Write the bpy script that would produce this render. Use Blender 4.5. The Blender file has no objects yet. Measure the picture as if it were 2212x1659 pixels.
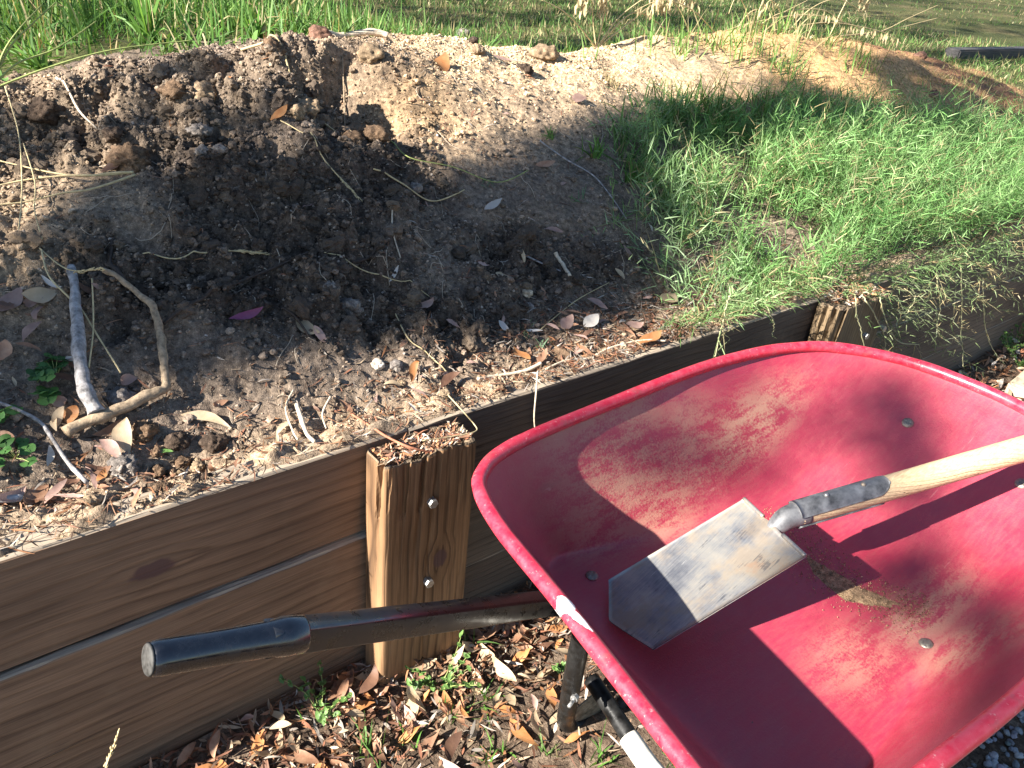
import bpy, bmesh, math, random
import numpy as np
from mathutils import Vector, Matrix

# ---------------------------------------------------------------- camera, sky, sun, exposure
scene = bpy.context.scene
COL = scene.collection
cam_data = bpy.data.cameras.new('camera')
cam = bpy.data.objects.new('camera', cam_data)
COL.objects.link(cam)
R_CAM = ((0.7853213842, -0.2469504594, 0.5677022055),
         (-0.6124316031, -0.4440028388, 0.6540558161),
         (0.0905420066, -0.8613227907, -0.4999251897))
CAM_LOC = Vector((0.0, 0.0, 1.42))
m = Matrix(((R_CAM[0][0], -R_CAM[0][1], -R_CAM[0][2], 0.0),
            (R_CAM[1][0], -R_CAM[1][1], -R_CAM[1][2], 0.0),
            (R_CAM[2][0], -R_CAM[2][1], -R_CAM[2][2], CAM_LOC.z),
            (0, 0, 0, 1)))
cam.matrix_world = m
cam_data.sensor_width = 36.0
cam_data.lens = 36.0 * 1800.0 / 2212.0
cam_data.clip_start = 0.02
cam_data.clip_end = 400.0
scene.camera = cam

SUN_EL = math.radians(31.0)
SUN_SIDE = math.radians(4.0)
SUN = np.array([-math.cos(SUN_EL) * math.cos(SUN_SIDE), math.cos(SUN_EL) * math.sin(SUN_SIDE), math.sin(SUN_EL)])
world = bpy.data.worlds.new('World')
scene.world = world
world.use_nodes = True
wn = world.node_tree.nodes
wl = world.node_tree.links
sky = wn.new('ShaderNodeTexSky')
sky.sky_type = 'NISHITA'
sky.sun_disc = False
sky.sun_elevation = SUN_EL
sky.sun_rotation = math.atan2(SUN[0], SUN[1])
sky.air_density = 1.0
sky.dust_density = 0.25
sky.ozone_density = 2.5
bgn = wn['Background']
bgn.inputs['Strength'].default_value = 0.052
wl.new(sky.outputs[0], bgn.inputs['Color'])
sun_data = bpy.data.lights.new('sun', 'SUN')
sun_data.energy = 5.0
sun_data.angle = math.radians(0.53)
sun_data.color = (1.0, 0.94, 0.85)
sun_ob = bpy.data.objects.new('sun', sun_data)
COL.objects.link(sun_ob)
sun_ob.rotation_euler = Vector((-SUN[0], -SUN[1], -SUN[2])).to_track_quat('-Z', 'Y').to_euler()
sun_ob.location = (-8, 1, 9)
scene.view_settings.view_transform = 'Standard'
scene.view_settings.look = 'None'
scene.view_settings.gamma = 1.0
scene.view_settings.exposure = 1.95
scene.render.engine = 'CYCLES'
scene.cycles.max_bounces = 5
scene.cycles.diffuse_bounces = 3
scene.cycles.transmission_bounces = 3
scene.cycles.use_denoising = True
scene.cycles.denoising_prefilter = 'NONE'

# ---------------------------------------------------------------- measured places (metres)
DATA = {'blade': {'A': (1.0643, 0.5992, 0.5789), 'B': (1.0027, 0.4371, 0.6055), 'C': (0.7716, 0.4945, 0.4815), 'D': (0.7823, 0.6108, 0.4472), 'E': (0.8498, 0.6797, 0.4546)},
 'bolt_a': (0.6859, 0.975, 0.4735),
 'bolt_b': (0.6872, 0.975, 0.2798),
 'bolt_c': (2.2108, 0.975, 0.4677),
 'bolt_d': (2.1228, 0.975, 0.4652),
 'chip': [(0.5748, 0.5164), (0.5721, 0.4933)],
 'clods': [(0.282, 1.226, 0.0207, 'brown', 'soil_clod', 'rounded brown clod under the bent stick, leftmost of three by the sleeper', 'soil clod'),
           (0.324, 1.201, 0.019, 'dark', 'soil_clod', 'dark clod in the middle of three below the bent stick', 'soil clod'),
           (0.377, 1.18, 0.0197, 'dark', 'soil_clod', 'crumbly dark clod rightmost of three below the long tan leaf', 'soil clod'),
           (0.235, 1.186, 0.0269, 'grey', 'soil_clod', 'largest flat grey clod beside the sleeper below the bent stick', 'soil clod'),
           (0.291, 1.192, 0.0106, 'brown', 'soil_clod', 'small clod wedged between the brown and the dark clod', 'soil clod'),
           (0.324, 1.171, 0.0127, 'brown', 'soil_clod', 'clod behind the small green leaf near the sleeper', 'soil clod'),
           (0.277, 1.163, 0.0126, 'brown', 'soil_clod', 'left one of two small clods below the green leaf', 'soil clod'),
           (0.299, 1.156, 0.0126, 'brown', 'soil_clod', 'right one of two small clods below the green leaf', 'soil clod'),
           (0.34, 1.154, 0.0127, 'tan', 'soil_clod', 'sunlit tan clod at the edge of the sleeper', 'soil clod'),
           (0.266, 1.105, 0.0129, 'brown', 'soil_clod', 'brown clod sitting on the sunny sleeper top beside a pale pebble', 'soil clod'),
           (0.333, 1.103, 0.0101, 'dark', 'soil_clod', 'small dark clod on the sleeper with a long shadow', 'soil clod'),
           (0.168, 1.124, 0.0158, 'tan', 'soil_clod', 'sandy clod at the left end of the sleeper top', 'soil clod'), (0.246, 1.085, 0.0071, 'pale', 'stone', 'pale rounded pebble on the edge of the sleeper', 'stone'),
           (0.27, 1.295, 0.0239, 'grey', 'stone', 'grey stone half buried behind the bent stick', 'stone'), (0.793, 1.11, 0.0163, 'tan', 'soil_clod', 'sunlit tan clod on the sleeper above the near post', 'soil clod'),
           (0.857, 1.11, 0.0133, 'brown', 'soil_clod', 'spiky brown root ball on the sleeper right of the tan clod', 'soil clod'),
           (0.911, 1.078, 0.0083, 'brown', 'soil_clod', 'tiny clod at the wall edge right of the near post', 'soil clod'),
           (1.132, 1.142, 0.0258, 'brown', 'soil_clod', 'large brown clod on the wall top beside the long pale twig', 'soil clod'),
           (1.187, 1.112, 0.0149, 'brown', 'soil_clod', 'smaller brown clod right of the large one behind the twig', 'soil clod'),
           (1.27, 1.1, 0.0105, 'pale', 'stone', 'pale stone on the wall top under the twig end', 'stone'), (0.72, 1.229, 0.0134, 'white', 'stone', 'whitish stone in the dark crumbs above the sleeper', 'stone'),
           (0.753, 1.217, 0.0143, 'grey', 'stone', 'grey stone right of the whitish stone', 'stone'), (0.749, 1.187, 0.0083, 'tan', 'stone', 'small tan stone below the whitish stone', 'stone'),
           (0.728, 1.351, 0.024, 'grey', 'soil_clod', 'big grey brown clod in the shaded crumbs mid slope', 'soil clod'), (0.687, 1.36, 0.0124, 'grey', 'soil_clod', 'clod left of the big grey brown one', 'soil clod'),
           (0.814, 1.333, 0.018, 'dark', 'soil_clod', 'dark clod right of the big grey brown one', 'soil clod'), (1.156, 1.317, 0.0148, 'pale', 'stone', 'pale flat stone on the shaded lower slope', 'stone'),
           (1.14, 1.285, 0.0126, 'grey', 'stone', 'grey pebble below the pale flat stone', 'stone'), (0.675, 1.927, 0.0349, 'tan', 'soil_clod', 'lit tan clod standing on the turned earth left of the hole', 'soil clod'),
           (0.614, 1.928, 0.0312, 'brown', 'soil_clod', 'clod leaning beside the lit tan one', 'soil clod'), (0.37, 2.057, 0.0356, 'dark', 'soil_clod', 'dark clod at the left end of the turned earth', 'soil clod'),
           (0.469, 1.796, 0.0384, 'brown', 'soil_clod', 'round ball of earth holding the roots of the dry plant', 'soil clod'),
           (0.456, 1.851, 0.0212, 'dark', 'soil_clod', 'dark lump just above the root ball', 'soil clod'), (0.615, 1.792, 0.0243, 'grey', 'soil_clod', 'grey lump below the turned earth', 'soil clod'),
           (0.586, 1.705, 0.0152, 'grey', 'stone', 'pale grey pebble in the middle of the slope', 'stone'), (0.615, 1.694, 0.0142, 'grey', 'stone', 'grey pebble right of the pale one', 'stone'),
           (0.571, 2.045, 0.0291, 'dark', 'soil_clod', 'clod on the left rim of the turned earth', 'soil clod'), (0.845, 1.939, 0.0348, 'brown', 'soil_clod', 'overhanging lump at the lip of the dug hole', 'soil clod'),
           (0.875, 1.835, 0.0314, 'tan', 'soil_clod', 'sunlit ragged lump in front of the dug hole', 'soil clod'), (0.837, 1.799, 0.0241, 'tan', 'soil_clod', 'lower ragged lump in front of the hole', 'soil clod'),
           (0.522, 1.897, 0.0294, 'brown', 'soil_clod', 'crumbly clod in the middle of the turned earth', 'soil clod'), (1.155, 2.023, 0.0366, 'rock', 'rock', 'ochre brown rock perched above the dug hole', 'rock'),
           (1.808, 2.092, 0.0427, 'rock', 'rock', 'angular tan rock on the sunny crest', 'rock'), (1.607, 2.196, 0.016, 'dark', 'stone', 'small dark stone on the crest by the grass', 'stone'),
           (3.398, 4.761, 0.0513, 'grey', 'stone', 'grey stone at the grass edge on the crest', 'stone'), (0.992, 1.712, 0.0285, 'brown', 'soil_clod', 'rounded clod with a curled leaf below the hole', 'soil clod'),
           (0.934, 1.722, 0.0239, 'brown', 'soil_clod', 'lit clod left of the one with the curled leaf', 'soil clod'), (1.531, 2.068, 0.0207, 'tan', 'soil_clod', 'pale sandy lump on the sunny crest', 'soil clod'),
           (1.667, 2.008, 0.0238, 'dark', 'soil_clod', 'dark lump shadowed beside the tan rock', 'soil clod'), (1.032, 1.604, 0.018, 'grey', 'stone', 'flat grey stone on the shaded slope', 'stone'),
           (3.598, 1.706, 0.027, 'brick', 'stone', 'small reddish stone on the shaded end of the mound', 'stone'), (4.072, 2.052, 0.0284, 'brick', 'stone', 'reddish stone on the sandy ridge', 'stone'),
           (1.073, 2.15, 0.0298, 'brick', 'brick_piece', 'reddish brick fragment at the grass edge on the crest', 'brick')],
 'dust': [(0.982, 0.813, 0.2, 0.12, 0.8), (1.055, 0.76, 0.14, 0.08, 0.75), (1.31, 0.768, 0.2, 0.055, 0.95), (1.145, 0.782, 0.15, 0.08, 0.75), (0.849, 0.863, 0.09, 0.06, 0.7), (1.26, 0.327, 0.14, 0.07, 0.9),
          (1.204, 0.234, 0.11, 0.08, 0.7), (1.078, 0.339, 0.13, 0.08, 0.5)],
 'edging': (7.6115, 3.477, 0.7),
 'edging_yaw': -0.0596,
 'grip': [(0.1192, 0.6454, 0.7331), (0.2466, 0.6405, 0.6927), (0.7287, 0.6973, 0.4347)],
 'knot_a': (0.2247, 1.058, 0.4747),
 'knot_b': (0.7133, 0.978, 0.3235),
 'leaves': [(0.623, 1.33, -1.107, 0.0738, 0.0266, 'tan', 0.5, 'large curled tan leaf in the middle of the lower slope'), (0.631, 1.297, -1.46, 0.0543, 0.0163, 'pink', 0.9, 'pinkish leaf tucked under the large tan leaf'),
            (0.514, 1.358, 0.21, 0.0767, 0.0153, 'magenta', 0.2, 'narrow magenta leaf on the shaded soil'), (0.164, 1.513, 0.892, 0.0732, 0.0308, 'pink', 0.3, 'broad pinkish leaf at the left edge'),
            (0.13, 1.426, 1.107, 0.0492, 0.0344, 'brown', 0.5, 'broad brown leaf at the left edge below the pinkish one'),
            (0.377, 1.22, -0.66, 0.0962, 0.0164, 'tan', 0.25, 'long tan leaf lying between the bent stick and the roots'),
            (0.193, 1.28, 1.004, 0.0391, 0.0235, 'orange', 0.8, 'curled orange brown leaf standing beside the bent stick'),
            (0.131, 1.168, 0.338, 0.0572, 0.0126, 'pink', 0.2, 'large pinkish leaf on top of the leaf pile at far left'),
            (0.143, 1.147, 0.054, 0.0551, 0.0099, 'pink', 0.2, 'second pinkish leaf in the leaf pile at far left'), (0.113, 1.163, 0.434, 0.0452, 0.009, 'brown', 0.3, 'brown leaf under the leaf pile at far left'),
            (0.195, 1.158, -0.093, 0.0321, 0.0112, 'orange', 0.6, 'bright orange curled leaf on the sunny sleeper'), (0.199, 1.181, 0.153, 0.0395, 0.0118, 'brown', 0.5, 'brown leaf behind the bright orange one'),
            (0.296, 1.182, -0.322, 0.03, 0.0066, 'green', 0.2, 'single small green leaf on the clods by the sleeper'), (0.257, 1.143, 1.107, 0.0313, 0.0063, 'brown', 0.3, 'short brown leaf standing on the sleeper'),
            (0.225, 1.083, 0.91, 0.0456, 0.0068, 'brown', 0.2, 'narrow brown leaf overhanging the sleeper edge'), (0.141, 1.231, 1.224, 0.0383, 0.0096, 'white', 0.5, 'bleached curled leaf near the grey twig at left'),
            (0.882, 1.325, -0.107, 0.0654, 0.0163, 'pink', 1.0, 'twisted pinkish leaf on the dark crumbs'), (1.115, 1.36, -0.751, 0.041, 0.0164, 'tan', 0.8, 'curled tan leaf on the shaded lower slope'),
            (1.063, 1.364, -1.056, 0.03, 0.012, 'pink', 0.6, 'small pink leaf left of the curled tan one'), (0.917, 1.266, -0.938, 0.0372, 0.0112, 'pink', 0.4, 'pinkish leaf above the near post in shade'),
            (1.041, 1.248, -1.406, 0.0426, 0.0149, 'white', 1.3, 'white curled leaf with its end rolled over'), (1.029, 1.226, 0.028, 0.036, 0.018, 'dark', 1.2, 'dark curled leaf under the white one'),
            (1.196, 1.216, 0.65, 0.0628, 0.0283, 'pink', 0.6, 'pink cupped leaf at the edge of the leaf drift'), (1.03, 1.163, 0.796, 0.0658, 0.0263, 'orange', 0.3, 'sunlit orange leaf leaning upright on the wall top'),
            (0.78, 1.189, 0.88, 0.0597, 0.0149, 'orange', 1.2, 'hook shaped orange leaf above the near post'),
            (0.835, 1.151, 0.016, 0.064, 0.016, 'dark', 0.7, 'dark curled leaf on the sleeper right of the hook shaped one'),
            (1.062, 1.14, -0.016, 0.061, 0.0153, 'brown', 0.7, 'arched brown leaf beside the large brown clod'), (1.313, 1.242, -0.921, 0.0628, 0.0176, 'pink', 0.5, 'large pinkish leaf in the middle of the leaf drift'),
            (1.263, 1.206, 0.197, 0.0612, 0.0306, 'white', 0.3, 'bleached leaf in the lower part of the leaf drift'), (1.367, 1.164, -0.663, 0.052, 0.026, 'pink', 0.6, 'pink leaf at the right end of the leaf drift'),
            (1.331, 1.084, 0.034, 0.0891, 0.0312, 'orange', 0.3, 'sunlit leaf on the wall top at the end of the pale twig'), (1.484, 1.328, -1.675, 0.0483, 0.0145, 'pink', 0.9, 'curled pink leaf below the grass edge'),
            (1.434, 1.297, -1.478, 0.0432, 0.013, 'tan', 0.5, 'tan leaf below the curled pink one'), (1.531, 1.215, 0.153, 0.0789, 0.0395, 'tan', 0.3, 'sunlit tan leaf in the lit gap of the grass'),
            (1.135, 1.698, -0.134, 0.0373, 0.0149, 'brown', 0.3, 'red leaf on the lit slope below the hole'), (1.74, 1.841, -0.505, 0.0537, 0.0376, 'pink', 0.8, 'cupped pinkish leaf on the sunlit edge of the crest'),
            (1.2, 1.523, 0.546, 0.0597, 0.0179, 'white', 0.2, 'white leaf standing in the small dark pit'), (1.417, 1.597, -0.061, 0.0661, 0.0198, 'brown', 0.3, 'red brown leaf on the shaded slope left of the tufts'),
            (1.362, 1.991, 0.515, 0.0873, 0.0437, 'orange', 0.8, 'folded orange leaf on the sunlit sand'), (1.326, 1.436, -0.524, 0.052, 0.013, 'pink', 0.4, 'pinkish leaf on the shaded slope below the tufts'),
            (1.644, 2.1, -1.742, 0.1055, 0.0264, 'pink', 0.4, 'leaf under the grass on the sunny crest'), (0.792, 1.996, 0.953, 0.0932, 0.0373, 'brown', 0.4, 'brown folded leaf lying in the dug hole'),
            (0.43, 1.794, 0.88, 0.0597, 0.0209, 'dark', 1.0, 'dark curled leaf leaning on the root ball'), (0.739, 1.937, -0.644, 0.035, 0.0123, 'orange', 0.8, 'curled orange leaf at the edge of the dug hole'),
            (0.782, 1.774, 0.66, 0.062, 0.0186, 'orange', 0.4, 'sunlit narrow leaf below the dug hole'), (0.332, 2.203, -0.993, 0.03, 0.018, 'green', 0.3, 'small green leaf at the left edge of the turned earth'),
            (0.514, 1.009, 0.454, 0.0928, 0.0297, 'brown', 0.2, 'largest brown leaf in the litter right of the bottom sleeper'), (0.682, 0.973, -0.155, 0.0682, 0.0239, 'tan', 0.5, 'tan yellow leaf under the near post'),
            (0.334, 0.976, 0.849, 0.063, 0.0189, 'orange', 0.3, 'bright orange leaf at the bottom edge of the picture'), (0.305, 1.003, 0.288, 0.0555, 0.0139, 'brown', 0.3, 'dark red leaf left of the bright orange one'),
            (0.612, 0.911, 0.559, 0.0615, 0.0246, 'tan', 0.5, 'curled tan leaf below the near post'), (0.601, 0.819, 0.438, 0.0756, 0.0189, 'brown', 0.3, 'long red brown leaf in front of the near post'),
            (0.768, 0.744, -1.623, 0.105, 0.0263, 'orange', 0.2, 'long ochre leaf beside the muddy leg of the barrow'), (1.0, 0.913, -0.465, 0.064, 0.0192, 'orange', 0.5, 'orange leaf under the barrow handle'),
            (0.791, 0.819, -1.849, 0.0533, 0.0213, 'tan', 0.5, 'upright tan leaf beside the muddy leg'), (0.907, 0.918, -1.251, 0.0626, 0.0188, 'brown', 0.4, 'brown leaf below the barrow handle')],
 'runners': [([(2.1464, 1.06, 0.5593), (1.996, 0.9725, 0.6058), (2.0234, 0.97, 0.5562), (2.0683, 0.9675, 0.5009), (2.1235, 0.965, 0.4287)], 'leafless grass runner hanging down the left of the far post', 3, 0.012),
             ([(2.1964, 1.06, 0.5403), (2.043, 0.9725, 0.596), (2.15, 0.97, 0.5105), (2.2307, 0.9675, 0.435), (2.2555, 0.965, 0.3858)], 'grass runner crossing the middle of the far post', 3, 0.012),
             ([(2.3013, 1.06, 0.5189), (2.131, 0.973, 0.5776), (2.2189, 0.971, 0.4824), (2.2853, 0.969, 0.4273), (2.3479, 0.967, 0.3906), (2.4764, 0.965, 0.3531)], 'grass runner that curls right below the far post', 5,
              0.02),
             ([(2.6312, 1.06, 0.5284), (2.5398, 1.0117, 0.5448), (2.6196, 1.0033, 0.434), (2.6338, 0.995, 0.3732), (2.6587, 0.9867, 0.3329), (2.6958, 0.9783, 0.3119), (2.7807, 0.97, 0.3076)],
              'looping grass runner right of the far post', 10, 0.025),
             ([(2.7931, 1.06, 0.5326), (2.6968, 1.01, 0.5356), (2.8105, 1.0, 0.3662), (2.8397, 0.99, 0.2916), (2.8896, 0.98, 0.2169), (2.9176, 0.97, 0.153)], 'longest straight grass runner reaching toward the ground',
              12, 0.028),
             ([(3.0214, 1.06, 0.4421), (2.913, 1.0075, 0.4479), (3.0116, 0.995, 0.3014), (3.1216, 0.9825, 0.1883), (3.2488, 0.97, 0.0969)], 'grass runner slanting down at the far right of the wall', 9, 0.025),
             ([(2.5022, 1.06, 0.5073), (2.4277, 1.0075, 0.5021), (2.3811, 0.995, 0.4697), (2.3063, 0.9825, 0.4667), (2.2885, 0.97, 0.4513)], 'tangled grass runner just right of the far post', 12, 0.03),
             ([(1.5635, 1.06, 0.6647), (1.5249, 1.035, 0.6536), (1.5184, 1.03, 0.6156), (1.5118, 1.025, 0.577), (1.5071, 1.02, 0.5375)], 'leafy grass shoot drooping over the wall above the barrow rim', 14, 0.07),
             ([(1.7135, 1.06, 0.6214), (1.712, 1.0367, 0.6038), (1.7432, 1.0333, 0.5624), (1.7438, 1.03, 0.5312)], 'thin grass shoot drooping left of the far post', 6, 0.022)],
 'seed_grass': [('oat_grass',
                 [([(2.7836, 2.15, 1.0131), (3.0873, 2.15, 1.0687), (3.4117, 2.15, 1.0983), (3.8091, 2.15, 1.0646), (4.0301, 2.15, 1.0213)], 6),
                  ([(2.7836, 2.15, 1.0131), (2.9007, 2.15, 1.0698), (3.0151, 2.15, 1.1161), (3.2224, 2.15, 1.1825)], 0),
                  ([(2.7836, 2.15, 1.0131), (2.9344, 2.15, 1.087), (3.0799, 2.15, 1.1369), (3.3293, 2.15, 1.1475), (3.5049, 2.15, 1.1046)], 5),
                  ([(2.7836, 2.15, 1.0131), (2.9845, 2.15, 1.0634), (3.1937, 2.15, 1.0742), (3.3477, 2.15, 1.0358)], 3),
                  ([(2.7836, 2.15, 1.0131), (2.8042, 2.15, 1.0646), (2.9299, 2.15, 1.0986), (3.1268, 2.15, 1.026)], 0)],
                 'wild oat clump with long arching straw culms on the right crest'),
                ('oat_grass',
                 [([(2.1311, 2.2, 1.01), (2.1014, 2.2, 1.0867), (2.0801, 2.2, 1.1606), (2.0531, 2.2, 1.1891), (2.0424, 2.2, 1.1697), (2.0566, 2.2, 1.1311)], 8),
                  ([(2.1311, 2.2, 1.01), (2.1432, 2.2, 1.1018), (2.1515, 2.2, 1.1714), (2.1391, 2.2, 1.1956), (2.1293, 2.2, 1.171), (2.1389, 2.2, 1.1416)], 8),
                  ([(2.1311, 2.2, 1.01), (2.2116, 2.2, 1.1019), (2.3151, 2.2, 1.1637), (2.3743, 2.2, 1.1851), (2.4192, 2.2, 1.1703), (2.4414, 2.2, 1.1498)], 7),
                  ([(2.1311, 2.2, 1.01), (2.2551, 2.2, 1.0813), (2.3821, 2.2, 1.1543), (2.4835, 2.2, 1.187), (2.5533, 2.2, 1.1776), (2.5947, 2.2, 1.1568)], 7),
                  ([(2.1311, 2.2, 1.01), (2.0285, 2.2, 1.0868), (1.9509, 2.2, 1.1303), (1.8656, 2.2, 1.1577)], 0), ([(2.1311, 2.2, 1.01), (2.2852, 2.2, 1.1226), (2.4628, 2.2, 1.0699), (2.515, 2.2, 1.0367)], 0)],
                 'wild oat clump with drooping pale seed heads at the top'),
                ('oat_grass',
                 [([(3.6798, 2.3, 1.0148), (3.7252, 2.3, 1.1297), (3.7742, 2.3, 1.2101), (3.8735, 2.3, 1.1986), (3.9267, 2.3, 1.1518)], 7),
                  ([(3.6798, 2.3, 1.0148), (4.0791, 2.3, 1.0326), (4.3384, 2.3, 1.0976), (4.5853, 2.3, 1.1587)], 0), ([(3.6798, 2.3, 1.0148), (4.1479, 2.3, 1.0394), (4.6276, 2.3, 1.0983)], 0)],
                 'wild oat clump leaning right over the sandy mound'),
                ('seed_grass',
                 [([(0.287, 2.1, 0.9756), (0.3385, 2.1, 1.0577), (0.3892, 2.1, 1.1045), (0.4428, 2.1, 1.1485)], -1), ([(0.287, 2.1, 0.9756), (0.3445, 2.1, 1.0255), (0.4274, 2.1, 1.0561), (0.5167, 2.1, 1.1108)], -1),
                  ([(0.287, 2.1, 0.9756), (0.3248, 2.1, 1.0484), (0.3634, 2.1, 1.0952), (0.414, 2.1, 1.142)], -1), ([(0.2939, 2.15, 0.965), (0.4147, 2.15, 1.0076), (0.5543, 2.15, 1.042), (0.7399, 2.15, 1.0605)], -1)],
                 'long green seed stalks arching in from the left edge'),
                ('straw_grass',
                 [([(2.5908, 2.1585, 1.0159), (2.4652, 2.1585, 1.1473), (2.3714, 2.1585, 1.1876), (2.3199, 2.1585, 1.1198)], 3),
                  ([(2.8196, 2.1602, 1.012), (2.8604, 2.1602, 1.0796), (2.918, 2.1602, 1.1021), (2.9877, 2.1602, 1.0715)], 0),
                  ([(2.8638, 2.2164, 1.0018), (2.9203, 2.2164, 1.1017), (3.0014, 2.2164, 1.1352), (3.1059, 2.2164, 1.0805)], 0),
                  ([(3.2233, 2.1763, 1.0029), (3.0944, 2.1763, 1.133), (3.0073, 2.1763, 1.1734), (2.9711, 2.1763, 1.1155)], 3),
                  ([(2.6232, 2.2303, 1.0033), (2.9887, 2.2303, 1.0845), (3.4235, 2.2303, 1.1147), (3.9038, 2.2303, 1.0446)], 0),
                  ([(2.9972, 2.2136, 1.0002), (3.0065, 2.2136, 1.1414), (3.0513, 2.2136, 1.188), (3.1596, 2.2136, 1.0593)], 0),
                  ([(2.7907, 2.1686, 1.011), (2.567, 2.1686, 1.1322), (2.387, 2.1686, 1.168), (2.2588, 2.1686, 1.1326)], 3),
                  ([(2.9697, 2.1697, 1.008), (2.8612, 2.1697, 1.1428), (2.7902, 2.1697, 1.1848), (2.7635, 2.1697, 1.1268)], 0),
                  ([(3.1437, 2.1886, 1.0021), (3.2956, 2.1886, 1.1365), (3.4942, 2.1886, 1.1837), (3.725, 2.1886, 1.1317)], 0)],
                 'thin straw stalks arching low over the crest between the oat clumps')],
 'shade': [(0.55, 1.64, 0.826, 0.2, 0.11, 330, 5.6, 7.0), (0.78, 1.56, 0.804, 0.2, 0.1, 340, 5.6, 7.0), (1.0, 1.51, 0.781, 0.2, 0.09, 340, 5.6, 7.0), (1.22, 1.48, 0.762, 0.2, 0.1, 340, 5.6, 7.0),
           (1.42, 1.5, 0.772, 0.2, 0.11, 320, 5.6, 7.0), (0.45, 1.48, 0.734, 0.2, 0.1, 300, 5.6, 7.0), (0.68, 1.42, 0.718, 0.2, 0.1, 330, 5.6, 7.0), (0.92, 1.39, 0.708, 0.2, 0.1, 330, 5.6, 7.0),
           (1.15, 1.36, 0.691, 0.2, 0.1, 330, 5.6, 7.0), (1.38, 1.36, 0.69, 0.2, 0.1, 280, 5.6, 7.0), (0.2, 1.45, 0.698, 0.16, 0.08, 220, 5.6, 7.0), (0.12, 1.36, 0.654, 0.1, 0.05, 110, 5.6, 7.0),
           (0.4, 1.38, 0.68, 0.16, 0.05, 160, 5.6, 7.0), (0.62, 1.36, 0.682, 0.15, 0.05, 150, 5.6, 7.0), (1.58, 1.6, 0.827, 0.14, 0.08, 210, 5.6, 7.0), (1.74, 1.64, 0.839, 0.2, 0.07, 240, 5.6, 7.0),
           (1.62, 1.45, 0.74, 0.16, 0.1, 200, 5.6, 7.0), (0.95, 1.33, 0.674, 0.2, 0.04, 120, 5.6, 7.0), (1.2, 1.3, 0.657, 0.2, 0.04, 120, 5.6, 7.0), (0.78, 1.8, 0.926, 0.09, 0.04, 36, 5.6, 7.0),
           (0.28, 2.05, 0.92, 0.1, 0.05, 40, 5.6, 7.0), (0.36, 1.93, 0.908, 0.07, 0.03, 30, 5.6, 7.0), (0.55, 1.92, 0.944, 0.07, 0.03, 30, 5.6, 7.0), (0.7, 2.04, 1.001, 0.07, 0.03, 30, 5.6, 7.0),
           (2.1, 1.66, 0.836, 0.28, 0.1, 330, 5.6, 7.0), (2.5, 1.62, 0.826, 0.3, 0.1, 360, 5.6, 7.0), (2.95, 1.56, 0.8, 0.3, 0.11, 360, 5.6, 7.0), (3.4, 1.5, 0.763, 0.3, 0.12, 330, 5.6, 7.0),
           (3.75, 1.62, 0.825, 0.3, 0.14, 300, 5.6, 7.0), (4.1, 1.5, 0.74, 0.3, 0.2, 300, 5.6, 7.0), (2.9, 1.72, 0.885, 0.12, 0.06, 60, 5.6, 7.0), (3.6, 1.85, 0.933, 0.3, 0.1, 200, 5.6, 7.0),
           (4.3, 1.9, 0.886, 0.3, 0.15, 200, 5.6, 7.0), (3.2, 4.3, 0.616, 0.7, 0.4, 800, 8, 10), (4.6, 4.2, 0.614, 0.9, 0.5, 1300, 8, 10), (5.5, 5.4, 0.629, 1.1, 0.6, 1500, 8, 10),
           (3.9, 5.6, 0.631, 0.8, 0.5, 1000, 8, 10), (6.5, 4.4, 0.617, 1.1, 0.5, 1300, 8, 10), (7.2, 5.8, 0.634, 1.1, 0.8, 1500, 8, 10), (8.5, 4.8, 0.622, 1.1, 0.6, 1300, 8, 10), (6.0, 3.4, 0.605, 0.8, 0.3, 800, 8, 10),
           (4.6, 3.3, 0.604, 0.6, 0.25, 500, 8, 10), (9.5, 6.2, 0.638, 1.2, 0.8, 1000, 8, 10), (5, 6.8, 0.646, 1.2, 0.7, 1200, 8, 10), (3.3, 6.6, 0.643, 0.9, 0.6, 900, 8, 10), (8, 3.6, 0.607, 1.0, 0.35, 800, 8, 10),
           (1.3, 3.3, 0.956, 0.4, 0.14, 150, 8, 10), (2.1, 3.0, 0.771, 0.4, 0.12, 160, 8, 10), (0.7, 2.9, 0.972, 0.3, 0.08, 80, 8, 10), (2.4, 3.8, 0.65, 0.5, 0.25, 300, 8, 10), (1.2, 4.4, 0.792, 0.6, 0.25, 260, 8, 10),
           (11, 5, 0.624, 1.6, 0.7, 1300, 14, 17), (12.5, 7.5, 0.654, 2, 1, 1500, 14, 17), (9.5, 8.2, 0.662, 1.6, 1, 1200, 14, 17), (15, 6.5, 0.642, 2, 1, 1200, 14, 17),
           (1.619, 0.648, 0.624, 0.045, 0.045, 38, 12.0, 13.0), (1.585, 0.602, 0.591, 0.035, 0.035, 40, 12.0, 13.0), (1.522, 0.532, 0.542, 0.035, 0.035, 45, 12.0, 13.0), (1.49, 0.494, 0.52, 0.03, 0.03, 36, 12.0, 13.0),
           (1.359, 0.374, 0.454, 0.055, 0.055, 60, 12.0, 13.0), (1.293, 0.341, 0.441, 0.04, 0.04, 36, 12.0, 13.0), (1.199, 0.182, 0.546, 0.07, 0.07, 80, 12.0, 13.0), (1.087, 0.157, 0.575, 0.05, 0.05, 45, 12.0, 13.0),
           (1.261, 0.71, 0.469, 0.03, 0.03, 20, 12.0, 13.0), (1.452, 0.725, 0.554, 0.035, 0.035, 22, 12.0, 13.0), (1.178, 0.793, 0.556, 0.04, 0.04, 22, 12.0, 13.0)],
 'shaft_end': (1.4902, 0.3517, 0.6814),
 'slab': (3.33, 0.8, 0.045),
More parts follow.
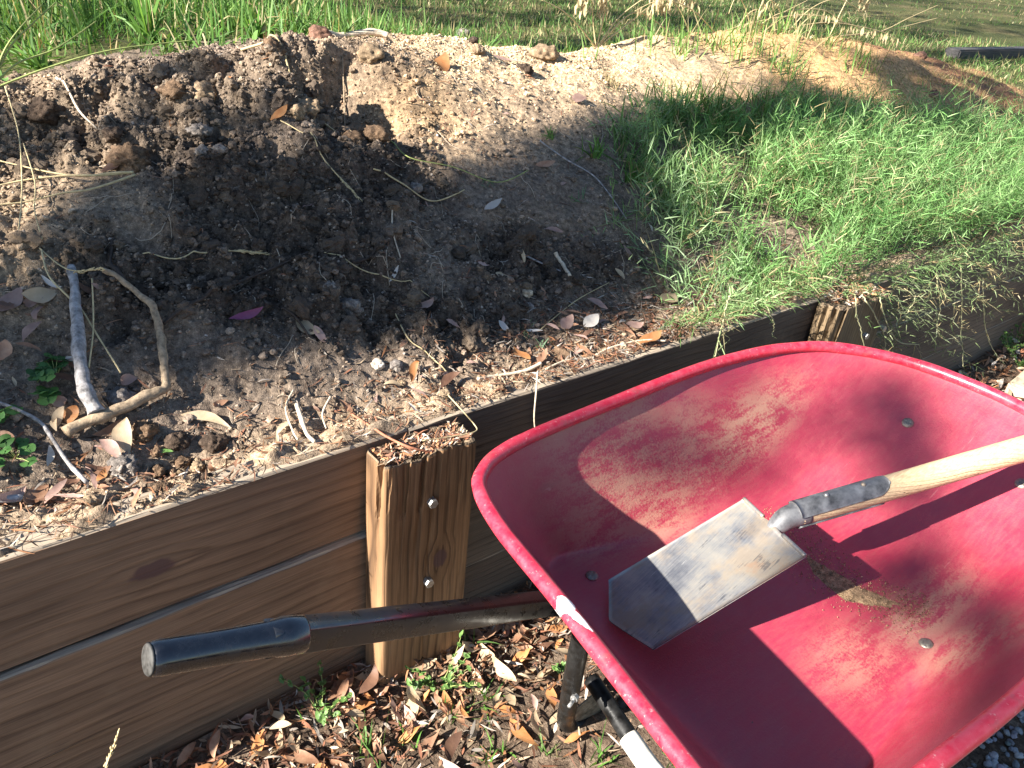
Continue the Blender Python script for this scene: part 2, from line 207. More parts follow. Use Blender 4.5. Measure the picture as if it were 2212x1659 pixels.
 'sticks': [('bent_stick', [(0.175, 1.251), (0.214, 1.256), (0.256, 1.26), (0.311, 1.27), (0.339, 1.277), (0.348, 1.306), (0.36, 1.347), (0.369, 1.382), (0.369, 1.407), (0.355, 1.441), (0.336, 1.464), (0.317, 1.486)],
             0.0105, 0.0045, 'bark', 0.012, 0, 'thick bent brown stick lying by the left sleeper', 'stick', False),
            ('dead_stick', [(0.278, 1.544), (0.264, 1.479), (0.247, 1.413), (0.231, 1.354), (0.221, 1.3), (0.224, 1.262)], 0.0075, 0.0125, 'grey', 0.012, 0.01,
             'straight silver grey dead stick standing up the slope at left', 'stick', False),
            ('dark_twig', [(0.379, 1.391), (0.415, 1.393), (0.459, 1.401), (0.538, 1.431), (0.61, 1.447), (0.689, 1.453)], 0.0038, 0.0025, 'dark', 0.003, 0, 'long thin dark twig running up from the bent stick', 'twig',
             False),
            ('dark_twig', [(0.369, 1.603), (0.345, 1.553), (0.344, 1.502), (0.347, 1.463)], 0.003, 0.005, 'dark', 0.003, 0, 'crooked dark twig above the bent stick', 'twig', False),
            ('grey_twig', [(0.1, 1.339), (0.127, 1.313), (0.147, 1.286), (0.153, 1.256), (0.162, 1.21), (0.174, 1.154)], 0.0028, 0.0036, 'grey', 0.01, 0, 'thin grey twig slanting down to the sleeper at far left', 'twig',
             False),
            ('grey_twig', [(0.047, 1.177), (0.067, 1.175), (0.089, 1.173)], 0.006, 0.006, 'grey', 0.004, 0, 'short grey twig at the left edge on the sleeper', 'twig', False),
            ('pale_stick', [(0.899, 1.142), (0.941, 1.143), (0.984, 1.134), (1.018, 1.127), (1.052, 1.126)], 0.0035, 0.0045, 'pale', 0.004, 0, 'pale bare stick lying along the sunny wall top', 'stick', False),
            ('pale_twig', [(1.047, 1.105), (1.11, 1.114), (1.179, 1.114), (1.236, 1.107), (1.318, 1.087), (1.363, 1.059)], 0.0028, 0.0022, 'pale', 0.008, 0, 'long pale twig reaching right along the wall top', 'twig',
             False),
            ('hanging_twig', [(1.0005, 1.075, 0.6098), (0.97, 1.045, 0.6258), (0.9633, 1.035, 0.5886), (0.9616, 1.03, 0.5356), (0.973, 1.03, 0.4873)], 0.0022, 0.0016, 'pale', 0, 0,
             'pale twig hanging straight down over the dark wall face', 'twig', False),
            ('straw_stalk', [(0.809, 1.313), (0.799, 1.245), (0.822, 1.206), (0.848, 1.171)], 0.0014, 0.0014, 'straw', 0.004, 0, 'bent straw stalk above the near post', 'stalk', False),
            ('straw_stalk', [(0.726, 1.456), (0.798, 1.406), (0.864, 1.366), (0.907, 1.339)], 0.0014, 0.001, 'straw', 0.004, 0, 'straight straw stalk across the shaded middle slope', 'stalk', False),
            ('straw_stalk', [(1.13, 1.228), (1.272, 1.269), (1.393, 1.287)], 0.0014, 0.001, 'straw', 0.006, 0, 'straw stalk above the leaf drift', 'stalk', False),
            ('red_bark_strip', [(0.6094, 1.1293, 0.6), (0.6191, 1.0801, 0.6), (0.6318, 1.0427, 0.594), (0.6506, 1.0, 0.5914), (0.6987, 0.99, 0.5686)], 0.0022, 0.0024, 'red', 0, 0,
             'reddish bark strip lying across the near post', 'bark strip', False),
            ('straw_stalk', [(0.8, 1.1188, 0.6), (0.79, 1.0443, 0.6), (0.8108, 1.03, 0.5696), (0.7918, 1.0, 0.5766), (0.7381, 1.0, 0.5837), (0.6769, 1.0, 0.5959)], 0.0015, 0.001, 'straw', 0, 0,
             'kinked straw stalk drooping over the right corner of the near post', 'stalk', False),
            ('pale_stick', [(1.3, 1.389), (1.3, 1.372), (1.3, 1.354), (1.278, 1.307)], 0.005, 0.004, 'pale', 0.004, 0, 'short thick pale stick on the lower slope left of the grass', 'stick', False),
            ('grey_twig', [(1.211, 1.397), (1.246, 1.377), (1.286, 1.349)], 0.0022, 0.0018, 'grey', 0.004, 0, 'thin grey twig touching the short pale stick', 'twig', False),
            ('flat_stalk', [(0.841, 2.109), (0.887, 2.081), (0.921, 2.056), (0.937, 2.002), (0.972, 1.93), (1.004, 1.882)], 0.0035, 0.002, 'straw', 0.008, 0, 'long pale flattened stem bridging the dug hole', 'stick',
             False),
            ('flat_stalk', [(0.421, 2.115), (0.43, 2.021), (0.446, 1.937)], 0.003, 0.002, 'pale', 0.01, 0, 'pale stem slanting across the turned earth at left', 'stick', False),
            ('straw_stalk', [(0.457, 1.744), (0.417, 1.763), (0.371, 1.786), (0.317, 1.827), (0.249, 1.9)], 0.0026, 0.0015, 'straw', 0.012, 0, 'upper dry stalk spreading left from the root ball', 'stalk', False),
            ('straw_stalk', [(0.457, 1.744), (0.401, 1.771), (0.339, 1.796), (0.275, 1.809), (0.225, 1.808)], 0.0026, 0.0015, 'straw', 0.012, 0, 'middle dry stalk spreading left from the root ball', 'stalk', False),
            ('straw_stalk', [(0.458, 1.738), (0.407, 1.729), (0.362, 1.733), (0.321, 1.74), (0.258, 1.748), (0.211, 1.752)], 0.0026, 0.0015, 'straw', 0.012, 0, 'lower dry stalk curving left from the root ball', 'stalk',
             False),
            ('straw_stalk', [(0.321, 2.136), (0.304, 1.976), (0.267, 1.796), (0.241, 1.7), (0.22, 1.626)], 0.0016, 0.0014, 'straw', 0.03, 0, 'upright straw stalk near the left edge', 'stalk', False),
            ('straw_stalk', [(0.298, 1.904), (0.286, 1.789), (0.261, 1.693), (0.253, 1.623)], 0.0014, 0.0012, 'straw', 0.02, 0, 'second upright straw stalk right of the first at left edge', 'stalk', False),
            ('straw_stalk', [(0.78, 1.76), (0.808, 1.702), (0.824, 1.659), (0.858, 1.567)], 0.0014, 0.0014, 'straw', 0.006, 0, 'straw stalk with a seed head on the upper slope', 'stalk', True),
            ('straw_stalk', [(0.929, 1.615), (0.99, 1.589), (1.059, 1.57), (1.154, 1.576)], 0.002, 0.0016, 'straw', 0.006, 0, 'pale stalk lying level on the middle of the slope', 'stalk', False),
            ('green_stalk', [(1.044, 1.749), (1.06, 1.674), (1.153, 1.622), (1.25, 1.575), (1.359, 1.591)], 0.0016, 0.0012, 'green', 0.012, 0, 'yellow green stalk running down from the hole to the right', 'stalk',
             False),
            ('root', [(0.922, 1.519), (0.893, 1.469), (0.887, 1.425)], 0.0022, 0.0014, 'pale', 0.002, 0, 'thin pale root on the shaded slope', 'root', False),
            ('root', [(0.963, 1.813), (0.961, 1.782), (0.951, 1.749)], 0.002, 0.0014, 'bark', 0.01, 0, 'root poking up inside the dug hole', 'root', False),
            ('root', [(1.086, 2.049), (1.047, 1.968), (1.011, 1.899)], 0.002, 0.0014, 'bark', 0.006, 0, 'root hanging in the face of the dug hole', 'root', False),
            ('vine_stalk', [(1.481, 1.697), (1.517, 1.63), (1.565, 1.564), (1.572, 1.492), (1.567, 1.424)], 0.0022, 0.0016, 'grey', 0.006, 0, 'grey vine stalk running down beside the grass tufts', 'stalk', False),
            ('straw_stalk', [(0.243, 1.587), (0.237, 1.544), (0.238, 1.511), (0.252, 1.476), (0.263, 1.446), (0.269, 1.395), (0.28, 1.312)], 0.0016, 0.0016, 'straw', 0.03, 0,
             'zigzag straw stalk crossing the silver grey stick', 'stalk', False),
            ('straw_stalk', [(0.241, 1.592), (0.268, 1.53), (0.303, 1.466)], 0.0012, 0.0012, 'straw', 0.03, 0, 'feathery straw stalk behind the silver grey stick', 'stalk', True),
            ('straw_stalk', [(0.296, 1.484), (0.269, 1.403), (0.238, 1.333)], 0.0015, 0.0015, 'straw', 0.03, 0, 'straight straw stalk between the grey stick and the bent stick', 'stalk', False),
            ('straw_stalk', [(0.391, 1.526), (0.46, 1.505), (0.536, 1.5), (0.614, 1.49)], 0.0014, 0.0018, 'straw', 0.004, 0, 'straw stalk with seeds lying across the shaded slope', 'stalk', True),
            ('root', [(0.54, 1.217), (0.511, 1.188), (0.502, 1.144), (0.494, 1.106)], 0.0018, 0.002, 'pale', 0.006, 0, 'bleached thin root curling over the sunny sleeper', 'root', False),
            ('root', [(0.533, 1.191), (0.524, 1.152), (0.521, 1.124), (0.517, 1.09)], 0.0048, 0.003, 'pale', 0.006, 0, 'thick bleached root stub on the sunny sleeper', 'root', False),
            ('root', [(0.597, 1.186), (0.567, 1.159), (0.559, 1.13)], 0.002, 0.0016, 'pale', 0.006, 0, 'bleached root right of the thick stub', 'root', False),
            ('dark_twig', [(0.591, 1.365), (0.606, 1.34), (0.613, 1.301)], 0.0025, 0.002, 'dark', 0.004, 0, 'dark twig beside the large tan leaf', 'twig', False),
            ('dark_twig', [(0.774, 1.43), (0.818, 1.432), (0.852, 1.433)], 0.004, 0.003, 'dark', 0.004, 0, 'dark crooked twig on the shaded mid slope', 'twig', False),
            ('pale_stick', [(1.07, 2.143), (1.152, 2.173), (1.233, 2.166), (1.277, 2.144)], 0.008, 0.009, 'pale', 0.008, 0, 'pale rotten branch lying along the crest above the hole', 'stick', False),
            ('seed_stalk', [(0.0693, 0.98, 0.1353), (0.0933, 0.985, 0.1811), (0.1062, 0.99, 0.2042), (0.1163, 0.99, 0.227)], 0.0012, 0.0008, 'straw', 0, 0, 'small seed stalk rising in front of the bottom sleeper',
             'stalk', True)],
 'tray_bolts': [(0.8416, 0.7079, 0.4304, 0.0058, -0.0059, 1.0), (1.1966, 0.2873, 0.438, -0.0965, 0.1297, 0.9868), (1.5713, 0.5792, 0.5796, -0.5434, -0.108, 0.8325), (1.5641, 0.3479, 0.5796, -0.5411, 0.1215, 0.8322)],
 'tray_soil': [(1.2802, 0.6305, 0.4325), (1.2128, 0.51, 0.4325), (1.2055, 0.438, 0.4325), (1.2336, 0.3737, 0.4325), (1.2768, 0.3202, 0.4325), (1.3015, 0.2791, 0.4325)],
 'tufts': [(1.619, 1.628, 26, 0.085, 0.007, 0.6, 'g', 'grass_tuft', 'bright broad bladed grass tuft on the shaded slope, upper of two'),
           (1.697, 1.553, 30, 0.08, 0.007, 0.7, 'g', 'grass_tuft', 'bright broad bladed grass tuft on the shaded slope, lower of two'),
           (1.533, 1.713, 24, 0.05, 0.004, 0.7, 'd', 'grass_tuft', 'small ferny weed tuft above the bright tufts'),
           (1.241, 1.605, 16, 0.03, 0.003, 0.9, 'b', 'grass_tuft', 'tiny bluish seedling tuft on the middle of the slope'),
           (3.571, 4.536, 20, 0.09, 0.006, 0.6, 'd', 'grass_tuft', 'grass tuft poking through the sunny crest'),
           (4.182, 4.317, 70, 0.13, 0.005, 0.75, 'd', 'grass_tuft', 'dense dark grass clump on the crest under the oats'),
           (1.929, 1.91, 40, 0.12, 0.002, 0.9, 's', 'grass_tuft', 'fan of straw coloured dead stalks on the sunlit edge'),
           (2.002, 1.695, 46, 0.17, 0.0055, 0.5, 'd', 'grass_tuft', 'tall green grass tuft at the left top of the grass mass'),
           (2.162, 1.66, 50, 0.19, 0.0055, 0.5, 'd', 'grass_tuft', 'tallest grass tuft between the sand and the couch grass'),
           (2.376, 1.645, 36, 0.15, 0.005, 0.55, 'g', 'grass_tuft', 'grass tuft right of the tallest one on the sand'),
           (0.739, 2.156, 22, 0.03, 0.003, 0.9, 'b', 'grass_tuft', 'small mossy seedling on the lip of the turned earth'),
           (0.756, 2.56, 44, 0.26, 0.012, 0.35, 'g', 'grass_tuft', 'tall broad bladed grass tuft on the crest at left'),
           (1.049, 2.501, 36, 0.14, 0.014, 0.6, 'g', 'grass_tuft', 'bright broad leaved clump on the crest left of the hole'),
           (0.461, 2.512, 40, 0.16, 0.008, 0.9, 'g', 'grass_tuft', 'grass tuft leaning over the left edge of the turned earth'),
           (1.173, 2.186, 44, 0.14, 0.006, 0.6, 'd', 'grass_tuft', 'grass tuft on the crest above the rotten branch'),
           (1.459, 1.502, 14, 0.06, 0.003, 1.1, 'b', 'grass_tuft', 'sparse bluish grass creeping over the shaded slope'), (1.64, 1.44, 16, 0.06, 0.003, 1.1, 'b', 'grass_tuft', 'sparse bluish grass near the grass edge'),
           (1.095, 1.231, 26, 0.045, 0.002, 1.1, 'b', 'grass_tuft', 'wispy bluish weed on the lower slope above the wall'),
           (1.106, 1.197, 12, 0.04, 0.006, 0.8, 'b', 'grass_tuft', 'young broad bladed sprout at the wall top'),
           (0.507, 0.871, 16, 0.11, 0.005, 0.7, 'd', 'grass_tuft', 'grass tuft in the litter at the bottom of the picture'),
           (0.691, 0.745, 18, 0.07, 0.005, 0.7, 'g', 'grass_tuft', 'bright grass tuft left of the muddy leg'), (0.861, 0.614, 18, 0.08, 0.004, 0.7, 'g', 'grass_tuft', 'grass tuft beside the white sleeve of the barrow'),
           (0.805, 0.979, 10, 0.13, 0.004, 0.8, 'd', 'grass_tuft', 'arching grass blades under the barrow handle'), (0.445, 1.01, 12, 0.05, 0.004, 0.9, 'g', 'grass_tuft', 'low sprig of grass left of the near post'),
           (0.57, 0.861, 16, 0.07, 0.004, 0.8, 'g', 'grass_tuft', 'green sprig in the middle of the litter by the post'), (0.677, 0.854, 18, 0.08, 0.004, 0.8, 'd', 'grass_tuft', 'grass sprig right of the leafy weed'),
           (0.743, 0.847, 16, 0.08, 0.005, 0.8, 'g', 'grass_tuft', 'grass sprig left of the leg bolt'), (0.788, 0.68, 12, 0.06, 0.004, 0.8, 'd', 'grass_tuft', 'grass sprig in front of the muddy leg'),
           (0.972, 0.521, 14, 0.06, 0.004, 0.7, 'g', 'grass_tuft', 'grass sprout against the rim at the bottom edge')],
 'weeds': [(0.193, 1.366, 'clover', 12, 0.032, 'green clover like weed beside the silver grey stick'), (0.165, 1.363, 'clover', 7, 0.025, 'smaller clover like weed left of the grey stick weed'),
           (0.164, 1.327, 'clover', 5, 0.02, 'faint clover weed behind the thin grey twig'), (0.1, 1.248, 'clover', 10, 0.035, 'clover like weed in the left corner above the leaf pile'),
           (0.096, 1.315, 'clover', 7, 0.03, 'clover like weed at the left edge under the twig'), (0.685, 0.918, 'oval', 8, 0.13, 'leafy green weed at the foot of the near post'),
           (0.459, 0.983, 'oval', 6, 0.1, 'sprawling thin weed in the litter left of the near post'), (0.935, 0.832, 'oval', 4, 0.05, 'weed seedling beside the leg bolt'),
           (3.447, 1.005, 'oval', 14, 0.16, 'green weed on the ground at the far end of the wall'), (3.385, 0.933, 'oval', 10, 0.14, 'bluish weed beyond the nose of the barrow')]}

# ---------------------------------------------------------------- helpers
rng = np.random.default_rng(11)
random.seed(5)

def sstep(a, b, x):
    t = np.clip((x - a) / (b - a), 0, 1)
    return t * t * (3 - 2 * t)

def _hash(ix, iy, iz, seed):
    h = (ix * 374761393 + iy * 668265263 + iz * 1440662683 + seed * 974711) & 0x7fffffff
    h = ((h ^ (h >> 13)) * 1274126177) & 0x7fffffff
    h = (h ^ (h >> 16))
    return (h & 0xffff) / 65535.0

def noise3(x, y, z, seed=0):
    x = np.asarray(x, float); y = np.asarray(y, float); z = np.asarray(z, float) + 0 * x
    ix = np.floor(x).astype(np.int64); iy = np.floor(y).astype(np.int64); iz = np.floor(z).astype(np.int64)
    fx = x - ix; fy = y - iy; fz = z - iz
    fx = fx * fx * (3 - 2 * fx); fy = fy * fy * (3 - 2 * fy); fz = fz * fz * (3 - 2 * fz)
    r = 0
    for dx in (0, 1):
        for dy in (0, 1):
            for dz in (0, 1):
                w = (fx if dx else 1 - fx) * (fy if dy else 1 - fy) * (fz if dz else 1 - fz)
                r = r + w * _hash(ix + dx, iy + dy, iz + dz, seed)
    return r * 2 - 1

def noise2(x, y, seed=0):
    x = np.asarray(x, float); y = np.asarray(y, float)
    ix = np.floor(x).astype(np.int64); iy = np.floor(y).astype(np.int64)
    fx = x - ix; fy = y - iy
    fx = fx * fx * (3 - 2 * fx); fy = fy * fy * (3 - 2 * fy)
    a = _hash(ix, iy, 0, seed); b = _hash(ix + 1, iy, 0, seed)
    c = _hash(ix, iy + 1, 0, seed); d = _hash(ix + 1, iy + 1, 0, seed)
    return ((a * (1 - fx) + b * fx) * (1 - fy) + (c * (1 - fx) + d * fx) * fy) * 2 - 1

def fbm2(x, y, f0, octv, seed=0, gain=0.5):
    r = 0; a = 1.0; f = f0
    for o in range(octv):
        r = r + a * noise2(x * f + 17.3 * o, y * f - 9.1 * o, seed + o)
        a *= gain; f *= 2.03
    return r

def tag(o, label=None, cat=None, group=None, kind=None):
    if label: o['label'] = label
    if cat: o['category'] = cat
    if group: o['group'] = group
    if kind: o['kind'] = kind
    return o

def empty(name, loc=(0, 0, 0)):
    o = bpy.data.objects.new(name, None)
    o.empty_display_size = 0.05
    o.location = loc
    COL.objects.link(o)
    return o

def link(name, me, parent=None):
    o = bpy.data.objects.new(name, me)
    COL.objects.link(o)
    if parent is not None:
        o.parent = parent
    return o

def np_mesh(name, verts, faces, mat=None, smooth=False, colors=None, mats=None, fmat=None):
    """verts (n,3) float, faces either (m,3)/(m,4) int array or a list of arrays."""
    me = bpy.data.meshes.new(name)
    verts = np.asarray(verts, np.float32)
    fl = faces if isinstance(faces, list) else [faces]
    fl = [np.asarray(f, np.int32) for f in fl if len(f)]
    loops = np.concatenate([f.ravel() for f in fl])
    sizes = np.concatenate([np.full(len(f), f.shape[1], np.int32) for f in fl])
    starts = np.concatenate([[0], np.cumsum(sizes)[:-1]]).astype(np.int32)
    me.vertices.add(len(verts)); me.loops.add(len(loops)); me.polygons.add(len(sizes))
    me.vertices.foreach_set('co', verts.ravel())
    me.loops.foreach_set('vertex_index', loops)
    me.polygons.foreach_set('loop_start', starts)
    me.polygons.foreach_set('loop_total', sizes)
    me.polygons.foreach_set('use_smooth', np.full(len(sizes), bool(smooth)))
    for mm in (mats or ([mat] if mat else [])):
        me.materials.append(mm)
    if fmat is not None:
        me.polygons.foreach_set('material_index', np.asarray(fmat, np.int32))
    me.update(calc_edges=True)
    if colors is not None:
        at = me.color_attributes.new('tint', 'FLOAT_COLOR', 'POINT')
        c = np.ones((len(verts), 4), np.float32); c[:, :colors.shape[1]] = colors
        at.data.foreach_set('color', c.ravel())
    return me

def bm_mesh(name, bm, mat=None, smooth=False, mats=None):
    me = bpy.data.meshes.new(name)
    bm.normal_update()
    bm.to_mesh(me); bm.free()
    for mm in (mats or ([mat] if mat else [])):
        me.materials.append(mm)
    if smooth:
        me.polygons.foreach_set('use_smooth', np.ones(len(me.polygons), bool))
    return me

def catmull(pts, n=6, closed=False):
    P = np.asarray(pts, float)
    N = len(P); out = []
    rngs = range(N) if closed else range(N - 1)
    for i in rngs:
        if closed:
            a, b, c, d = P[(i - 1) % N], P[i], P[(i + 1) % N], P[(i + 2) % N]
        else:
            a, b, c, d = P[max(i - 1, 0)], P[i], P[i + 1], P[min(i + 2, N - 1)]
        for k in range(n):
            t = k / n
            out.append(0.5 * ((2 * b) + (-a + c) * t + (2 * a - 5 * b + 4 * c - d) * t * t + (-a + 3 * b - 3 * c + d) * t ** 3))
    if not closed:
        out.append(P[-1])
    return np.array(out)

def tube(path, rad, sides=8, closed=False, cap=True, wob=0.0, seed=0, flat=1.0):
    """verts, quads, tris for a tube swept along a path, radius per point."""
    P = np.asarray(path, float); N = len(P)
    rad = np.broadcast_to(np.asarray(rad, float), (N,)) if np.ndim(rad) < 2 else rad
    if closed:
        T = np.roll(P, -1, 0) - np.roll(P, 1, 0)
    else:
        T = np.gradient(P, axis=0)
    T = T / (np.linalg.norm(T, axis=1)[:, None] + 1e-9)
    up = np.array([0, 0, 1.0])
    if abs(T[0] @ up) > 0.9: up = np.array([0, 1.0, 0])
    Nn = np.zeros_like(P); prev = up - T[0] * (up @ T[0]); prev /= np.linalg.norm(prev)
    for i in range(N):
        v = prev - T[i] * (prev @ T[i]); v /= np.linalg.norm(v) + 1e-9
        Nn[i] = v; prev = v
    B = np.cross(T, Nn)
    a = np.arange(sides) * 2 * np.pi / sides
    V = P[:, None, :] + rad[:, None, None] * (np.cos(a)[None, :, None] * Nn[:, None, :] * flat + np.sin(a)[None, :, None] * B[:, None, :])
    if wob:
        k = noise3(V[..., 0] * 60 + seed, V[..., 1] * 60, V[..., 2] * 60, seed)
        V = P[:, None, :] + (V - P[:, None, :]) * (1 + wob * k)[..., None]
    V = V.reshape(-1, 3)
    i = np.arange(N if closed else N - 1)[:, None]; j = np.arange(sides)[None, :]
    i2 = (i + 1) % N; j2 = (j + 1) % sides
    Q = np.stack([i * sides + j, i * sides + j2, i2 * sides + j2, i2 * sides + j], -1).reshape(-1, 4)
    tri = np.zeros((0, 3), int)
    if cap and not closed:
        V = np.vstack([V, P[0], P[-1]]); c0, c1 = len(V) - 2, len(V) - 1
        j = np.arange(sides); j2 = (j + 1) % sides
        tri = np.vstack([np.stack([np.full(sides, c0), j2, j], 1),
                         np.stack([np.full(sides, c1), (N - 1) * sides + j, (N - 1) * sides + j2], 1)])
    return V, Q, tri

def tube_obj(name, path, rad, mat, parent=None, sides=8, closed=False, wob=0.0, seed=0, flat=1.0, smooth=True):
    V, Q, T = tube(path, rad, sides, closed, True, wob, seed, flat)
    return link(name, np_mesh(name, V, [Q, T] if len(T) else Q, mat, smooth), parent)

# ---------------------------------------------------------------- materials
class Mat:
    def __init__(self, name):
        self.m = bpy.data.materials.new(name); self.m.use_nodes = True
        self.t = self.m.node_tree; self.t.nodes.clear()
        self.out = self.t.nodes.new('ShaderNodeOutputMaterial')
    def n(self, typ, ins=None, **props):
        nd = self.t.nodes.new('ShaderNode' + typ)
        for k, v in props.items(): setattr(nd, k, v)
        for k, v in (ins or {}).items(): self.set(nd, k, v)
        return nd
    def set(self, nd, k, v):
        s = nd.inputs[k]
        if isinstance(v, bpy.types.NodeSocket): self.t.links.new(v, s)
        elif isinstance(v, bpy.types.Node): self.t.links.new(v.outputs[0], s)
        else:
            if isinstance(v, tuple) and len(v) == 3 and s.type == 'RGBA': v = v + (1.0,)
            s.default_value = v
    def coord(self, which='Object', scale=None, loc=None, rot=None):
        c = self.n('TexCoord').outputs[which]
        if scale is None and loc is None and rot is None: return c
        mp = self.n('Mapping', {'Vector': c})
        if scale is not None: mp.inputs['Scale'].default_value = scale
        if loc is not None: mp.inputs['Location'].default_value = loc
        if rot is not None: mp.inputs['Rotation'].default_value = rot
        return mp.outputs[0]
    def noise(self, vec, scale, detail=4, rough=0.55, dist=0.0, out=0):
        return self.n('TexNoise', {'Vector': vec, 'Scale': scale, 'Detail': detail, 'Roughness': rough, 'Distortion': dist}).outputs[out]
    def ramp(self, fac, stops, interp='LINEAR'):
        r = self.n('ValToRGB', {'Fac': fac}); e = r.color_ramp.elements
        r.color_ramp.interpolation = interp
        while len(e) < len(stops): e.new(0.5)
        for el, (p, c) in zip(e, stops):
            el.position = p
            el.color = tuple(c) + (1.0,) if len(c) == 3 else c
        return r.outputs[0]
    def maprange(self, v, a, b, c=0.0, d=1.0, smooth=True):
        r = self.n('MapRange', {0: v, 1: a, 2: b, 3: c, 4: d})
        r.interpolation_type = 'SMOOTHSTEP' if smooth else 'LINEAR'
        return r.outputs[0]
    def math(self, op, a, b=None):
        r = self.n('Math', operation=op)
        self.set(r, 0, a)
        if b is not None: self.set(r, 1, b)
        return r.outputs[0]
    def mix(self, fac, a, b, blend='MIX'):
        r = self.n('Mix', data_type='RGBA', blend_type=blend)
        self.set(r, 0, fac); self.set(r, 6, a); self.set(r, 7, b)
        return r.outputs[2]
    def attr(self, name='tint'):
        return self.n('Attribute', attribute_name=name).outputs['Color']
    def bump(self, h, strength=0.5, dist=0.01):
        return self.n('Bump', {'Height': h, 'Strength': strength, 'Distance': dist}).outputs[0]
    def bsdf(self, color, rough=0.6, normal=None, metal=0.0, spec=0.5, coat=0.0, coat_rough=0.1):
        p = self.n('BsdfPrincipled', {'Base Color': color, 'Roughness': rough, 'Metallic': metal})
        p.inputs['Specular IOR Level'].default_value = spec if not isinstance(spec, bpy.types.NodeSocket) else 0.5
        p.inputs['Coat Weight'].default_value = coat; p.inputs['Coat Roughness'].default_value = coat_rough
        if normal is not None: self.set(p, 'Normal', normal)
        return p.outputs[0]
    def done(self, shader):
        self.t.links.new(shader, self.out.inputs['Surface']); return self.m

def mat_soil(name, bump=0.6):
    M = Mat(name); c = M.coord('Object')
    n1 = M.noise(c, 90, 5, 0.65); n2 = M.noise(c, 420, 4, 0.6); n3 = M.noise(c, 14, 4, 0.6)
    v = M.ramp(n1, [(0.3, (0.42, 0.4, 0.39)), (0.5, (0.92, 0.9, 0.88)), (0.7, (1.55, 1.52, 1.48))])
    v2 = M.ramp(n2, [(0.3, (0.6, 0.6, 0.6)), (0.55, (1, 1, 1)), (0.75, (1.5, 1.46, 1.4))])
    v3 = M.ramp(n3, [(0.35, (0.8, 0.8, 0.82)), (0.65, (1.2, 1.17, 1.12))])
    col = M.mix(1.0, M.attr(), v, 'MULTIPLY'); col = M.mix(1.0, col, v2, 'MULTIPLY'); col = M.mix(1.0, col, v3, 'MULTIPLY')
    h = M.math('ADD', M.math('MULTIPLY', n1, 0.7), M.math('MULTIPLY', n2, 0.4))
    return M.done(M.bsdf(col, 0.95, M.bump(h, bump, 0.012), spec=0.12))

def mat_tint(name, rough=0.7, spec=0.2, var=0.25, scale=60.0, bump=0.0, trans=0.0):
    """colour comes from the per-piece tint, broken up by noise."""
    M = Mat(name); c = M.coord('Object'); n = M.noise(c, scale, 4, 0.6)
    v = M.ramp(n, [(0.25, (1 - var,) * 3), (0.75, (1 + var,) * 3)])
    col = M.mix(1.0, M.attr(), v, 'MULTIPLY')
    sh = M.bsdf(col, rough, M.bump(n, bump, 0.004) if bump else None, spec=spec)
    if trans:
        tr = M.n('BsdfTranslucent', {'Color': M.mix(1.0, col, (1.25, 1.2, 0.7), 'MULTIPLY')})
        mx = M.n('MixShader', {0: trans, 1: sh, 2: tr.outputs[0]})
        sh = mx.outputs[0]
    return M.done(sh)

def mat_leaf(name, col, col2, trans=0.2, rough=0.6):
    M = Mat(name); c = M.coord('Object'); info = M.n('ObjectInfo').outputs['Random']
    n = M.noise(c, 45, 4, 0.65)
    cc = M.mix(M.ramp(n, [(0.35, (0, 0, 0)), (0.7, (1, 1, 1))]), col, col2)
    k = M.maprange(info, 0, 1, 0.7, 1.3, False)
    cc = M.mix(1.0, cc, M.n('CombineXYZ', {0: k, 1: k, 2: k}).outputs[0], 'MULTIPLY')
    sh = M.bsdf(cc, rough, M.bump(n, 0.3, 0.003), spec=0.35)
    tr = M.n('BsdfTranslucent', {'Color': cc})
    return M.done(M.n('MixShader', {0: trans, 1: sh, 2: tr.outputs[0]}).outputs[0])

